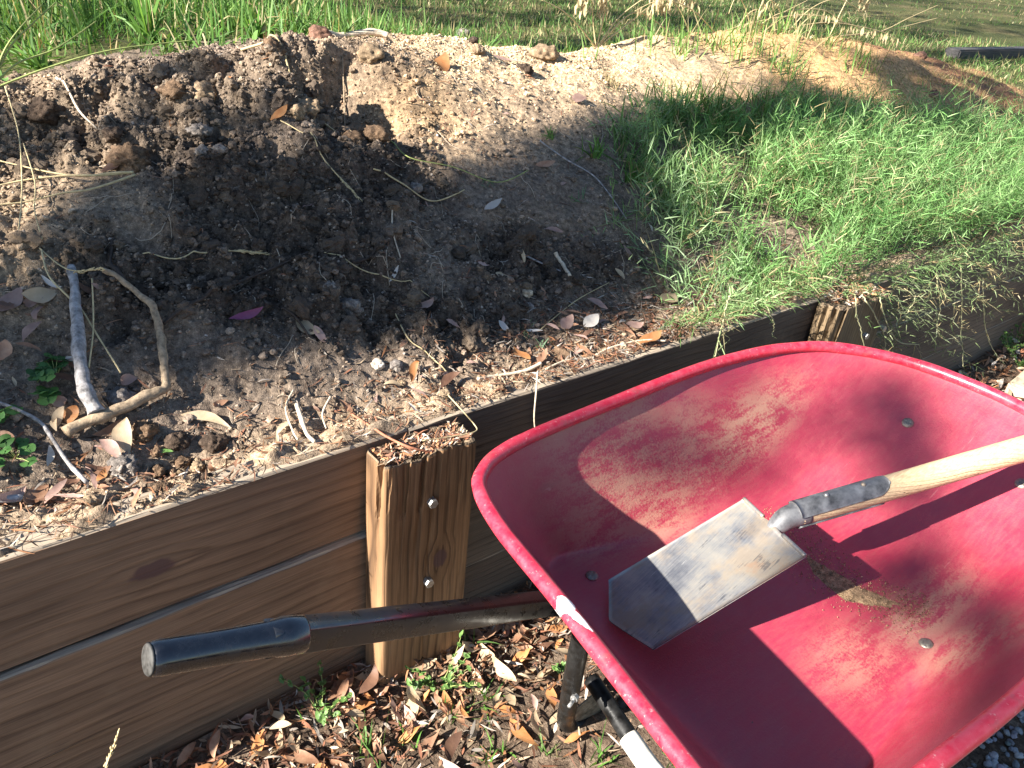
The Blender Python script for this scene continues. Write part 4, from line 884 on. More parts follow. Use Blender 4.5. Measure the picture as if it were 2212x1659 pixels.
col = M.mix(M.ramp(med, [(0.35, (0, 0, 0)), (0.7, (1, 1, 1))]), (.47, .012, .035), (.52, .06, .09))
cp = DATA['chip']
sp = M.n('SeparateXYZ', {0: c}); px, py, pz = sp.outputs
chip = M.math('MAXIMUM', spot(cp[0][0], cp[0][1], .014, .022), spot(cp[1][0], cp[1][1], .007, .036))
chip = M.maprange(M.math('ADD', chip, M.math('MULTIPLY', M.math('SUBTRACT', M.noise(c, 90, 5, .7), .5), .9)), .50, .56)
wear = M.maprange(M.noise(c, 130, 4, .75), .60, .68)
grime = M.maprange(M.noise(c, 24, 5, .7), .54, .68)
col = M.mix(M.math('MULTIPLY', grime, .4), col, (.22, .08, .07))
col = M.mix(M.math('MULTIPLY', wear, .5), col, (.62, .36, .34))
col = M.mix(chip, col, (.78, .74, .70))
M_RIM = M.done(M.bsdf(col, M.maprange(med, .3, .7, .28, .45), M.bump(M.math('SUBTRACT', fine, M.math('MULTIPLY', chip, 2.0)), .12, .002), spec=.55))

tray = bpart('tray', np_mesh('tray', V, [Q[:, ::-1], T[:, ::-1]], None, True, mats=[M_TRAY, mat_simple('low_bounce_tray_underside', (.07, .022, .024), .8, 0, .2, nscale=20, var=.5)]))  # outer face darkened in colour to keep its red reflection off the handles
md = tray.modifiers.new('thickness', 'SOLIDIFY'); md.thickness = .0022; md.offset = -1; md.material_offset = 1
md = tray.modifiers.new('smooth', 'SUBSURF'); md.levels = 2; md.render_levels = 2
rim_path = np.column_stack([catmull(rim_pts, 8, True), np.full(len(rim_pts) * 8, RIM_Z)])
Vr, Qr, _ = tube(rim_path, .0116 + .0005 * noise2(np.arange(len(rim_path)) * .21, 0 * np.arange(len(rim_path)), 4), 16, True, True, .02, 6)
rim = link('rolled_rim', np_mesh('rolled_rim', Vr, Qr, M_RIM, True), tray)
tag(rim, 'rolled red rim edge with a white chip where paint flaked off')

M_SCREW = mat_simple('screw_steel', (.22, .20, .17), .5, .7, nscale=300, var=.4)
for bx, by, bz, nx, ny, nz in DATA['tray_bolts']:
    bm = bmesh.new()
    bmesh.ops.create_uvsphere(bm, u_segments=20, v_segments=8, radius=.0115, matrix=Matrix.Diagonal((1, 1, .38, 1)))
    bmesh.ops.delete(bm, geom=[v for v in bm.verts if v.co.z < -.0005], context='VERTS')
    for v in bm.verts:
        if abs(v.co.x) < .0012: v.co.z = min(v.co.z, .0022)
    b = link('bolt', bm_mesh('bolt', bm, M_SCREW, True), tray)
    q = Vector((nx, ny, nz)).to_track_quat('Z', 'Y')
    b.rotation_euler = (q.to_matrix().to_4x4() @ Matrix.Rotation(bx * 9, 4, 'Z')).to_euler()
    b.location = (bx, by, bz)

# frame: rails that run from the grips under the tray to the wheel, legs, braces
M_BLACK = mat_simple('black_enamel', (.004, .005, .008), .32, 0, .8, nscale=40, var=.5, bump=.02, coat=.25)
M_GRIP = mat_simple('black_rubber', (.004, .005, .008), .22, 0, .8, nscale=60, var=.4, bump=.02, coat=.5)
M_WORN = mat_simple('worn_black_tube', (.010, .010, .010), .42, 0, .3, nscale=45, var=.95, bump=.3)
M_WHITE = mat_simple('white_sleeve', (.72, .69, .62), .5, 0, .4, nscale=60, var=.25, bump=.2)
M_MUD = mat_simple('mud_caked_steel', (.17, .155, .12), .9, 0, .2, nscale=60, var=.8, bump=.8)

def box_tube(path, w, h, mat, name, bev=.004):
    """rectangular bar swept along a path, w across (horizontal), h high"""
    P = np.asarray(path, float); Tn = np.gradient(P, axis=0); Tn /= np.linalg.norm(Tn, axis=1)[:, None]
    side = np.cross(Tn, [0, 0, 1.0]); side /= np.linalg.norm(side, axis=1)[:, None]; up = np.cross(side, Tn)
    cs = []
    for sx, sy, a0 in ((1, 1, 0), (-1, 1, 90), (-1, -1, 180), (1, -1, 270)):
        for a in (a0, a0 + 30, a0 + 60, a0 + 90):
            cs.append((sx * (w / 2 - bev) + bev * math.cos(math.radians(a)), sy * (h / 2 - bev) + bev * math.sin(math.radians(a))))
    cs = np.array(cs); K = len(cs); N = len(P)
    V = (P[:, None] + cs[None, :, 0, None] * side[:, None] + cs[None, :, 1, None] * up[:, None]).reshape(-1, 3)
    V = np.vstack([V, P[0], P[-1]])
    i = np.arange(N - 1)[:, None]; j = np.arange(K)[None, :]
    Q = np.stack([i * K + j, i * K + (j + 1) % K, (i + 1) * K + (j + 1) % K, (i + 1) * K + j], -1).reshape(-1, 4)
    jj = np.arange(K)
    T = np.vstack([np.stack([np.full(K, N * K), (jj + 1) % K, jj], 1), np.stack([np.full(K, N * K + 1), (N - 1) * K + jj, (N - 1) * K + (jj + 1) % K], 1)])
    return np_mesh(name, V, [Q, T], mat, True)

g0, g1, g2 = (np.array(DATA['grip'][k]) for k in range(3))
MIDY = .485
for mir in (False, True):
    def mm(p):
        p = np.array(p, float)
        if mir: p[..., 1] = 2 * MIDY - p[..., 1]
        return p
    rail = catmull([g1 + (g2 - g1) * -.02, g1 + (g2 - g1) * .33, g1 + (g2 - g1) * .66, g2, [.83, .69, .388], [.97, .66, .378], [1.30, .595, .375], [1.62, .535, .27], [1.78, .525, .20]], 5)
    if mir: rail = rail - np.array([.09, 0, .045]) * np.exp(-((rail[:, :1] - .66) / .34) ** 2)
    h = bpart('handle', box_tube(mm(rail), .029, .036, M_BLACK, 'handle'))
    ax = (g0 - g1) / np.linalg.norm(g0 - g1)
    LG = np.linalg.norm(g0 - g1)
    ts = np.array([-.035, -.033, -.012, .01, .05, LG * .5, LG - .012, LG - .004, LG, LG + .0005])
    rd = np.array([.0215, .0226, .0224, .0200, .0190, .0188, .0188, .0180, .0155, .001])
    path = g1[None] + ax[None] * ts[:, None]
    Vg, Qg, Tg = tube(mm(path), rd, 24)
    gp = link('grip', np_mesh('grip', Vg, [Qg, Tg], M_GRIP, True), h)
    endcap = tube(mm(g1[None] + ax[None] * np.array([LG - .001, LG + .0015])[:, None]), [.0172, .0155], 20)
    link('end_cap', np_mesh('end_cap', endcap[0], [endcap[1], endcap[2]], mat_simple('grey_plug', (.045, .043, .04), .6, 0, .4, nscale=150, var=.7), True), h)
    # leg: down tube, bent foot and back up brace
    leg = catmull(mm([[.775, .65, .385], [.785, .66, .30], [.815, .685, .15], [.846, .708, .045], [.875, .705, .018], [.93, .695, .016], [.985, .685, .03], [1.06, .655, .14], [1.15, .615, .37]]), 6)
    lg = bpart('leg', np_mesh('leg', *(lambda r: (r[0], [r[1], r[2]]))(tube(leg, .0175, 14, False, True, .03, 3)), M_WORN, True))
    bs = mm([[.795, .655, .205], [.770, .645, .208]])
    link('leg_bolt', np_mesh('leg_bolt', *(lambda r: (r[0], [r[1], r[2]]))(tube(bs, .0035, 8)), M_ZINC, True), lg)
    nutp = mm([[.797, .656, .205], [.789, .653, .206]])
    link('leg_nut', np_mesh('leg_nut', *(lambda r: (r[0], [r[1], r[2]]))(tube(nutp, .0075, 6)), M_ZINC, False), lg)
    gs = mm(np.array([[.838, .702, .075], [.858, .705, .028], [.93, .697, .022], [.90, .68, .14]]))
    Vp = np.concatenate([gs + [0, .0015, 0], gs - [0, .0015, 0]])
    link('gusset', np_mesh('gusset', Vp, [np.array([[0, 1, 2, 3], [7, 6, 5, 4]]), np.array([[0, 4, 5, 1], [1, 5, 6, 2], [2, 6, 7, 3], [3, 7, 4, 0]])], M_MUD), lg)
# cross brace between the legs with a white sleeve in its middle
cb = [[.885, .700, .150], [.872, .60, .135], [.858, .515, .125], [.855, .455, .125], [.862, .37, .135], [.876, .27, .150]]
cbp = catmull(cb, 6)
br = bpart('cross_brace', np_mesh('cross_brace', *(lambda r: (r[0], [r[1], r[2]]))(tube(cbp, .0165, 14, False, True, .02, 8)), M_WORN, True))
sl = np.array([[.866, .575, .1315], [.8625, .545, .1277], [.8585, .515, .125], [.8555, .47, .1247], [.856, .44, .1255]])
link('sleeve', np_mesh('sleeve', *(lambda r: (r[0], [r[1], r[2]]))(tube(catmull(sl, 5), .0195, 18)), M_WHITE, True), br)
# wheel under the nose of the tray
wh = empty('wheel'); wh.parent = barrow; wh.location = Vector((1.80, MIDY, .195)) - barrow.location
a = np.linspace(0, 2 * np.pi, 48, endpoint=False)
Vt, Qt, _ = tube(np.stack([.145 * np.cos(a), 0 * a, .145 * np.sin(a)], 1), .045, 14, True)
link('tyre', np_mesh('tyre', Vt, Qt, mat_simple('tyre_rubber', (.025, .025, .024), .8, nscale=60, var=.4), True), wh)
bm = bmesh.new(); bmesh.ops.create_cone(bm, cap_ends=True, segments=32, radius1=.11, radius2=.11, depth=.05, matrix=Matrix.Rotation(math.pi / 2, 4, 'X'))
bmesh.ops.create_cone(bm, cap_ends=True, segments=16, radius1=.012, radius2=.012, depth=.16, matrix=Matrix.Rotation(math.pi / 2, 4, 'X'))
link('hub', bm_mesh('hub', bm, M_WHITE), wh)

# ---------------------------------------------------------------- spade lying in the tray
A, B, C_, D, E = (np.array(DATA['blade'][k]) for k in 'ABCDE')
spade = tag(empty('spade', tuple(D)), 'digging spade with worn steel blade and wooden shaft lying in the red tray', 'spade')
u = ((B - C_) / np.linalg.norm(B - C_) + (A - E) / np.linalg.norm(A - E)); u /= np.linalg.norm(u)      # along the blade towards the shaft
v = (A - B) - u * ((A - B) @ u); v /= np.linalg.norm(v); w = np.cross(u, v)
if w[2] < 0: w = -w
mid = (A + B) / 2
def loc2(p): q = p - mid; return q @ u, q @ v
(ua, va), (ub, vb), (uc, vc), (ud, vd), (ue, ve) = (loc2(p) for p in (A, B, C_, D, E))
# outline in blade coordinates, followed by rows of points so the blade can dish slightly
nu, nv = 40, 25
lo = lambda vv: np.interp(vv, sorted([vc, vd, ve]), [x for _, x in sorted(zip([vc, vd, ve], [uc, ud, ue]))])
hw = (va - vb) / 2
vv = np.linspace(vb, va, nv); 
# soften the clipped tip corners
us0 = np.convolve(np.pad(lo(vv), 1, 'edge'), [.12, .76, .12], 'valid')
G = np.zeros((nu, nv, 3))
for k in range(nv):
    uu = np.linspace(us0[k], 0, nu)
    dish = -.006 * (1 - ((vv[k]) / hw) ** 2) + .010 * ((uu / .3) ** 2) * 0
    neck = .012 * np.exp(-((vv[k]) / .028) ** 2) * np.exp(-(np.maximum(-uu, 0) / .035))
    G[:, k] = mid + uu[:, None] * u + vv[k] * v + (dish + neck)[:, None] * w
V1 = G.reshape(-1, 3); V2 = V1 - w * .0028
Qt = grid_faces(nu, nv); n = len(V1)
edge_loop = [i * nv for i in range(nu)] + [(nu - 1) * nv + k for k in range(1, nv)] + [i * nv + nv - 1 for i in range(nu - 2, -1, -1)] + [k for k in range(nv - 2, 0, -1)]
el = np.array(edge_loop); e2 = np.roll(el, -1)
Qs = np.stack([el, e2, e2 + n, el + n], 1)
M = Mat('worn_spade_steel'); c = M.coord('Object')
gr = M.noise(M.coord('Object', scale=(1, 1, 1)), 30, 5, .7); bigs = M.noise(c, 11, 5, .65)
# scratches run along the blade
rot = math.atan2(u[1], u[0])
sc = M.noise(M.coord('Object', rot=(0, 0, -rot), scale=(22, 420, 40)), 1.0, 4, .6)
sc2 = M.noise(M.coord('Object', rot=(0, 0, -rot + .9), scale=(20, 500, 40)), 1.0, 3, .6)
col = M.ramp(M.math('ADD', M.math('MULTIPLY', sc, .30), M.math('MULTIPLY', M.noise(c, 15, 5, .6), .70)), [(0.34, (.13, .14, .165)), (0.46, (.25, .255, .265)), (0.56, (.36, .345, .315)), (0.72, (.46, .42, .35))])
col = M.mix(M.math('MULTIPLY', M.maprange(bigs, .42, .62), .7), col, (.36, .285, .20))
rust = M.math('MULTIPLY', M.maprange(bigs, .60, .68), M.maprange(gr, .45, .6))
col = M.mix(M.math('MULTIPLY', rust, .35), col, (.38, .17, .07))
drk = M.maprange(M.math('ADD', M.math('MULTIPLY', sc, .35), M.math('MULTIPLY', M.noise(c, 24, 4, .6), .7)), .43, .36)
col = M.mix(M.math('MULTIPLY', drk, .6), col, (.06, .065, .08))
col = M.mix(M.math('MULTIPLY', M.maprange(sc2, .70, .74), .6), col, (.7, .68, .63))
M_STEEL = M.done(M.bsdf(col, M.maprange(bigs, .35, .65, .36, .62), M.bump(M.math('ADD', sc, M.math('MULTIPLY', gr, .5)), .10, .002), metal=.6, spec=.5))
M_SOCKET = mat_simple('socket_steel', (.15, .15, .155), .55, .3, .5, nscale=38, var=.75, bump=.12)
blade = link('blade', np_mesh('blade', np.vstack([V1, V2]), [np.vstack([Qt, Qt[:, ::-1] + n]), Qs], M_STEEL, True), spade)
blade.location = -Vector(D)
def spart(name, me, par=None):
    o = link(name, me, par or spade)
    if par is None: o.location = -Vector(D)
    return o
# rolled treads on the shoulders
for s in (-1, 1):
    p0 = mid + v * s * hw * .99 + w * .0; p1 = mid + v * s * hw * .32 + w * .0
    spart('tread', np_mesh('tread', *(lambda r: (r[0], [r[1], r[2]]))(tube(catmull([p0, (p0 + p1) / 2, p1], 4), .0035, 8)), M_STEEL, True))
sh0 = mid + w * .010 - u * .002
se = np.array(DATA['shaft_end']); ds = (se - sh0) / np.linalg.norm(se - sh0)
M_SHAFT = mat_wood('ash_shaft', (.58, .43, .26), (.42, .28, .15), 'X', 60, off=.4, rough=.55, stain=.2, contrast=.35)
# neck: from the blade crown to the socket
neck = catmull([mid - u * .045 - w * .022, mid - u * .022 - w * .017, mid + u * .004 - w * .007, sh0 + ds * .03 - w * .002, sh0 + ds * .065], 5)
spart('neck', np_mesh('neck', *(lambda r: (r[0], [r[1], r[2]]))(tube(neck, np.interp(np.arange(len(neck)), [0, 5, 10, 15, 20], [.004, .0105, .0155, .0188, .0208]), 20)), M_SOCKET, True))
SL = .80
sp_ = sh0[None] + ds[None] * np.array([.05, .1, .2, .35, .5, .65, SL])[:, None]
shaft = spart('shaft', np_mesh('shaft', *(lambda r: (r[0], [r[1], r[2]]))(tube(catmull(sp_, 4), np.linspace(.0198, .0235, 25), 24)), M_SHAFT, True))
# steel straps riveted over and under the shaft
sd = np.cross(ds, [0, 0, 1.0]); sd /= np.linalg.norm(sd); su = np.cross(sd, ds)
if su[2] < 0: su = -su
def strap(ang0, ang1, t0, t1, name, tip):
    nt, na = 24, 14
    tt = np.linspace(t0, t1, nt); aa = np.linspace(ang0, ang1, na); V = []
    for q, t in enumerate(tt):
        am = (ang0 + ang1) / 2
        k = 1.0 if t < t1 - tip else max(.35, 1 - .65 * ((t - (t1 - tip)) / tip) ** 2)
        rr = .0212 + .0006 * q / nt
        for r_ in (rr + .0018, rr - .002):
            V.append(np.array([sh0 + ds * t + r_ * (math.cos(am + (x - am) * k) * su + math.sin(am + (x - am) * k) * sd) for x in aa]))
    V = np.array(V).reshape(nt, 2, na, 3)
    outer = V[:, 0].reshape(-1, 3); inner = V[:, 1].reshape(-1, 3); nn = len(outer)
    Q = grid_faces(nt, na)
    el = np.array([i * na for i in range(nt)] + [(nt - 1) * na + k for k in range(1, na)] + [i * na + na - 1 for i in range(nt - 2, -1, -1)] + [k for k in range(na - 2, 0, -1)])
    e2 = np.roll(el, -1)
    return np_mesh(name, np.vstack([outer, inner]), [np.vstack([Q, Q[:, ::-1] + nn]), np.stack([el, e2, e2 + nn, el + nn], 1)], M_SOCKET, True)
st = spart('strap', strap(-1.15, 1.15, .045, .215, 'strap', .028))
spart('strap', strap(math.pi - 1.0, math.pi + 1.0, .045, .215, 'strap', .028))
for t in (.10, .17):
    bm = bmesh.new(); bmesh.ops.create_uvsphere(bm, u_segments=12, v_segments=6, radius=.0042, matrix=Matrix.Translation(Vector(sh0 + ds * t + su * .0232)))
    link('rivet', bm_mesh('rivet', bm, M_STEEL, True), st)
# D-grip at the far end
gc = sh0 + ds * (SL + .10)
ring = np.array([sh0 + ds * SL, sh0 + ds * (SL + .03) + sd * .03, gc + sd * .055, gc + ds * .02 + sd * .05, gc + ds * .02 - sd * .05, gc - sd * .055, sh0 + ds * (SL + .03) - sd * .03])
spart('grip', np_mesh('grip', *(lambda r: (r[0], r[1]))(tube(catmull(ring, 5, True), .012, 12, True)), M_SHAFT, True))

# ---------------------------------------------------------------- loose earth, stones
def ico(sub):
    bm = bmesh.new(); bmesh.ops.create_icosphere(bm, subdivisions=sub, radius=1.0)
    V = np.array([v.co[:] for v in bm.verts]); F = np.array([[v.index for v in f.verts] for f in bm.faces]); bm.free()
    return V, F
ICO = {s: ico(s) for s in (1, 2, 3, 4)}

def clod_verts(sub, seed, rough=.38, grain=.16, squash=(1, .85, .75)):
    V, F = ICO[sub]; o = seed * 3.71
    n = noise3(V[:, 0] * 1.4 + o, V[:, 1] * 1.4, V[:, 2] * 1.4, seed) * rough + noise3(V[:, 0] * 3.3 + o, V[:, 1] * 3.3, V[:, 2] * 3.3, seed + 1) * rough * .55
    if sub >= 3:
        n = n + grain * (np.abs(noise3(V[:, 0] * 7 + o, V[:, 1] * 7, V[:, 2] * 7, seed + 2)) - .4) + grain * .7 * noise3(V[:, 0] * 15 + o, V[:, 1] * 15, V[:, 2] * 15, seed + 3)
    return V * (1 + n)[:, None] * np.array(squash), F

def scatter_pieces(name, pts, sizes, colors, sub, mat, nvar=7, sink=.25, squash=(1, .9, .75), seed=0, normal_tilt=True, rough=.38):
    """many loose pieces as one mesh"""
    Vs, Fs, Cs = [], [], []; base = 0
    var = [clod_verts(sub, seed + k, rough, .16, squash) for k in range(nvar)]
    pick = rng.integers(0, nvar, len(pts))
    for k in range(nvar):
        idx = np.where(pick == k)[0]
        if not len(idx): continue
        V, F = var[k]; m_ = len(idx)
        a = rng.uniform(0, 2 * np.pi, (m_, 3)); ca, sa = np.cos(a), np.sin(a)
        W = V[None].repeat(m_, 0)
        x, y, z = W[..., 0], W[..., 1], W[..., 2]
        t_ = a[:, 1] * .12 if normal_tilt else a[:, 1]
        x, z = x * np.cos(t_)[:, None] + z * np.sin(t_)[:, None], -x * np.sin(t_)[:, None] + z * np.cos(t_)[:, None]
        x, y = x * ca[:, 0, None] - y * sa[:, 0, None], x * sa[:, 0, None] + y * ca[:, 0, None]
        W = np.stack([x, y, z], -1) * sizes[idx][:, None, None]
        W[..., 2] += (sizes[idx] * .75 * (1 - 2 * sink))[:, None]
        W = W + pts[idx][:, None, :]
        Vs.append(W.reshape(-1, 3)); Fs.append((F[None] + (np.arange(m_) * len(V))[:, None, None] + base).reshape(-1, 3))
        Cs.append(np.repeat(colors[idx], len(V), 0)); base += m_ * len(V)
    return np_mesh(name, np.concatenate(Vs), np.concatenate(Fs), mat, False, np.concatenate(Cs))

M_CLOD = mat_soil('clod_earth', .5)
def weighted(n, xr, yr, wfun):
    out = []; need = n
    while need > 0:
        x = rng.uniform(*xr, need * 3 + 64); y = rng.uniform(*yr, len(x))
        k = rng.uniform(0, 1, len(x)) < wfun(x, y)
        out.append(np.stack([x[k], y[k]], 1)[:need]); need -= len(out[-1])
    return np.concatenate(out)

def on_surface(P):
    return np.column_stack([P, surf(P[:, 0], P[:, 1])])

# fine crumbs everywhere, thick where the earth was turned
P = weighted(32000, (-.1, 2.25), (1.09, 2.25), lambda x, y: np.clip(.13 + .85 * dug(x, y) + .3 * sstep(1.9, 2.1, y), 0, 1) * (1 - .6 * sstep(1.5, 2.1, x) * sstep(1.7, 1.5, y)))
S = .0016 + .0030 * rng.random(len(P)) ** 2.5
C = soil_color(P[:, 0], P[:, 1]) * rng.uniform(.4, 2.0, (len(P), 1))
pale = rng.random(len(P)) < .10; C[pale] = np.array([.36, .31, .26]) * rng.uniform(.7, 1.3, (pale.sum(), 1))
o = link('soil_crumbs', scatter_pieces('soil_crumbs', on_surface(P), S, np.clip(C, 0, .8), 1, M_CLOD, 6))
tag(o, 'fine loose crumbs of soil scattered over the bank', 'soil', kind='stuff')
P = weighted(5800, (-.1, 2.0), (1.13, 2.2), lambda x, y: np.clip(.05 + dug(x, y) ** 1.3, 0, 1))
S = .0032 + .0065 * rng.random(len(P)) ** 3
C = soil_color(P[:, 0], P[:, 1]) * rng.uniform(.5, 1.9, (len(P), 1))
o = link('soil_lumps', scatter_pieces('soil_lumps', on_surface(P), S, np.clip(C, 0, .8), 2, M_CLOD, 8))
tag(o, 'small broken lumps of dug soil piled on the bank', 'soil', kind='stuff')
# grit on top of the sleepers
P = weighted(2300, (-.1, 2.0), (WALL_Y + .006, WALL_Y + .07), lambda x, y: np.clip(.1 + 1.2 * fbm2(x, y * 2, 7, 2, 55), 0, 1) * sstep(WALL_Y, WALL_Y + .03, y))
S = .0006 + .0022 * rng.random(len(P)) ** 4
C = np.array([.34, .255, .17]) * rng.uniform(.5, 1.5, (len(P), 1))
P3 = on_surface(P)
o = link('sleeper_grit', scatter_pieces('sleeper_grit', P3, S, np.clip(C, 0, .8), 1, M_CLOD, 5))
tag(o, 'sandy grit lying along the top of the timber wall', 'soil', kind='stuff')

def clod_obj(name, x, y, size, color, label, cat, seed, group=None, sub=4, rough=.36, squash=(1, .88, .72), mat=None, lift=.0, grain=.2):
    V, F = clod_verts(sub, seed, rough, grain, squash)
    a = seed * 1.7; ca, sa = math.cos(a), math.sin(a)
    V = np.stack([V[:, 0] * ca - V[:, 1] * sa, V[:, 0] * sa + V[:, 1] * ca, V[:, 2]], 1) * size
    col = np.broadcast_to(np.array(color), (len(V), 3)) * (1 + .35 * noise3(V[:, 0] * 90, V[:, 1] * 90, V[:, 2] * 90, seed))[:, None]
    o = link(name, np_mesh(name, V, F, mat or M_CLOD, sub >= 4, col))
    zs = float(surf(np.array([x]), np.array([y]))[0])
    o.location = (x, y, zs + size * .26 + lift)
    return tag(o, label, cat, group)

COLS = {'dark': (.075, .055, .042), 'brown': (.17, .115, .075), 'tan': (.30, .225, .15), 'pale': (.46, .38, .28), 'grey': (.20, .18, .165), 'rock': (.235, .175, .115), 'brick': (.20, .115, .085), 'white': (.62, .56, .47)}
M_ROCK = mat_soil('stone', .35)
for k, (x, y, size, colk, name, label, cat) in enumerate(DATA['clods']):
    rocky = name in ('rock', 'stone', 'brick_piece')
    clod_obj(name, x, y, size, COLS[colk], label, cat, 100 + k * 7, rough=.30 if rocky else .38, grain=.06 if rocky else .24, mat=M_ROCK if rocky else None)
# a looser scatter of larger clods, each one an object
P = weighted(150, (.2, 1.5), (1.2, 2.12), lambda x, y: dug(x, y) ** 2)
meshes = []
for k in range(9):
    V, F = clod_verts(3, 400 + 5 * k, .38, .25)
    meshes.append((V, F))
for k in range(len(P)):
    x, y = P[k]; V, F = meshes[k % 9]
    up = y > 1.75
    size = (.011 + .015 * rng.random() ** 2) * (1.15 if up else 1.05)
    base_c = soil_color(np.array([x]), np.array([y]))[0] * rng.uniform(.8, 1.5)
    key = 'clod_mesh_%d_%d' % (k % 9, int(base_c[0] * 14))
    me = bpy.data.meshes.get(key)
    if me is None:
        col = np.broadcast_to(base_c, (len(V), 3)) * (1 + .3 * noise3(V[:, 0] * 4, V[:, 1] * 4, V[:, 2] * 4, k))[:, None]
        me = np_mesh(key, V, F, M_CLOD, False, col)
    o = link('soil_clod', me)
    o.scale = (size,) * 3; o.rotation_euler = (rng.uniform(-.4, .4), rng.uniform(-.4, .4), rng.uniform(0, 6.28))
    o.location = (x, y, float(surf(np.array([x]), np.array([y]))[0]) + size * .08)
    sz = 'large' if size > .019 else ('middling' if size > .0145 else 'small')
    if y > 1.75: where = 'on the turned earth left of the dug hole' if x < .8 else ('around the mouth of the dug hole' if x < 1.12 else 'on the sunlit slope right of the hole')
    else: where = 'in the upper part of the dark spill' if y > 1.58 else ('in the middle of the dark spill' if y > 1.42 else 'at the foot of the dark spill')
    tone = 'dark' if base_c[0] < .10 else 'brown'
    lab = '%s %s soil clod %s' % (sz, tone, where)
    tag(o, lab, 'soil clod', 'soil clods ' + where)

# soil left in the tray: a low crescent of sandy earth
M = DATA['tray_soil']
path = catmull(M, 8); N = len(path)
V = []; K = 13
tn = np.gradient(path, axis=0); tn /= np.linalg.norm(tn, axis=1)[:, None]; sdv = np.stack([-tn[:, 1], tn[:, 0], 0 * tn[:, 0]], 1)
for q in range(N):
    f = math.sin(math.pi * min(1, (q + .3) / (N - .4))) ** .7
    for s_ in np.linspace(-1, 1, K):
        wob_ = 1 + .25 * noise2(np.array([q * .35]), np.array([s_ * 2]), 5)[0]
        p = path[q] + sdv[q] * s_ * .036 * f * wob_
        p = p + np.array([0, 0, .0065 * f * (1 - s_ * s_) - .0012 + .001 * noise2(np.array([q * 1.1]), np.array([s_ * 9]), 8)[0]])
        V.append(p)
V = np.array(V)
o = link('soil_spill', np_mesh('soil_spill', V, grid_faces(N, K)[:, ::-1], M_CLOD, True, np.broadcast_to(np.array([.36, .255, .155]), (len(V), 3))))
tag(o, 'low crescent of sandy soil left on the floor of the red tray', 'soil')
P = []
for q in range(3200):
    b = path[rng.integers(0, N)]; P.append(b + np.array([rng.normal(0, .028), rng.normal(0, .028), 0]))
P = np.array(P); P[:, 2] = floor_z(P[:, 0], 0) + .0005
k = (P[:, 0] < 1.30) & (P[:, 0] > .80) & (P[:, 1] < .66) & (P[:, 1] > .25); P = P[k]
o = link('tray_grit', scatter_pieces('tray_grit', P, .0005 + .0009 * rng.random(len(P)) ** 2, np.array([.36, .25, .15]) * rng.uniform(.4, 1.4, (len(P), 1)), 1, M_CLOD, 4))
tag(o, 'scattered grains of soil on the tray floor', 'soil', kind='stuff')

# gravel at the edge of the path
M_GRAVEL = mat_tint('blue_gravel', .8, .3, .3, 120, .3)
P = np.stack([rng.uniform(.7, 2.9, 4200), rng.uniform(-.75, .36, 4200)], 1); P = P[rng.random(len(P)) < np.clip(1.3 - 1.1 * np.abs(P[:, 1] - .12) / .8 + .5 * fbm2(P[:, 0], P[:, 1], 3, 2, 8), .05, 1) * sstep(.6, 1.3, P[:, 0]) * sstep(2.95, 2.4, P[:, 0])]
P = P[P[:, 1] < .30 + .04 * np.sin(P[:, 0] * 9) + .03 * rng.normal(0, 1, len(P))]
C = np.array([.19, .20, .225]) * rng.uniform(.55, 1.7, (len(P), 1)) * np.array([1, 1, 1]) + rng.uniform(-.01, .02, (len(P), 3))
P3 = np.column_stack([P, low_ground(P[:, 0], P[:, 1]) + rng.uniform(0, .006, len(P))])
o = link('gravel', scatter_pieces('gravel', P3, .0055 + .0045 * rng.random(len(P)), np.clip(C, .02, .6), 2, M_GRAVEL, 8, .2, (1, .8, .6), 700, rough=.30))
tag(o, 'blue grey crushed gravel on the path beside the wheelbarrow', 'gravel', kind='stuff')
# pale paving slab beyond the nose of the barrow
sl = DATA['slab']
bm = bmesh.new(); bmesh.ops.create_cube(bm, size=1, matrix=Matrix.Diagonal((.34, .20, .05, 1)))
bmesh.ops.bevel(bm, geom=bm.edges[:], offset=.008, segments=2, affect='EDGES')
o = link('paving_slab', bm_mesh('paving_slab', bm, mat_simple('cream_concrete', (.42, .35, .25), .85, 0, .2, nscale=30, var=.2, bump=.3)))
o.location = sl; o.rotation_euler.z = .1
tag(o, 'cream paving slab on the ground beyond the front of the wheelbarrow', 'paving slab')

# ---------------------------------------------------------------- sticks, twigs and stalks
M_BARK = mat_simple('weathered_bark', (.30, .225, .15), .9, 0, .15, nscale=110, var=.55, bump=.7)
M_GREYSTICK = mat_simple('silver_dead_wood', (.30, .28, .27), .9, 0, .15, nscale=90, var=.7, bump=.7)
M_PALETWIG = mat_simple('pale_twig', (.52, .43, .32), .8, 0, .2, nscale=140, var=.35, bump=.4)
M_DARKTWIG = mat_simple('dark_twig', (.055, .042, .034), .85, 0, .2, nscale=140, var=.5, bump=.4)
M_STRAW = mat_simple('straw', (.50, .40, .22), .7, 0, .25, nscale=90, var=.3, bump=.2)
M_GREENSTALK = mat_simple('green_stalk', (.26, .30, .10), .6, 0, .3, nscale=90, var=.3, bump=.2)
M_REDBARK = mat_simple('red_strip', (.34, .14, .08), .7, 0, .3, nscale=120, var=.4, bump=.3)
SM = {'bark': M_BARK, 'grey': M_GREYSTICK, 'pale': M_PALETWIG, 'dark': M_DARKTWIG, 'straw': M_STRAW, 'green': M_GREENSTALK, 'red': M_REDBARK}
stick_roots = {}
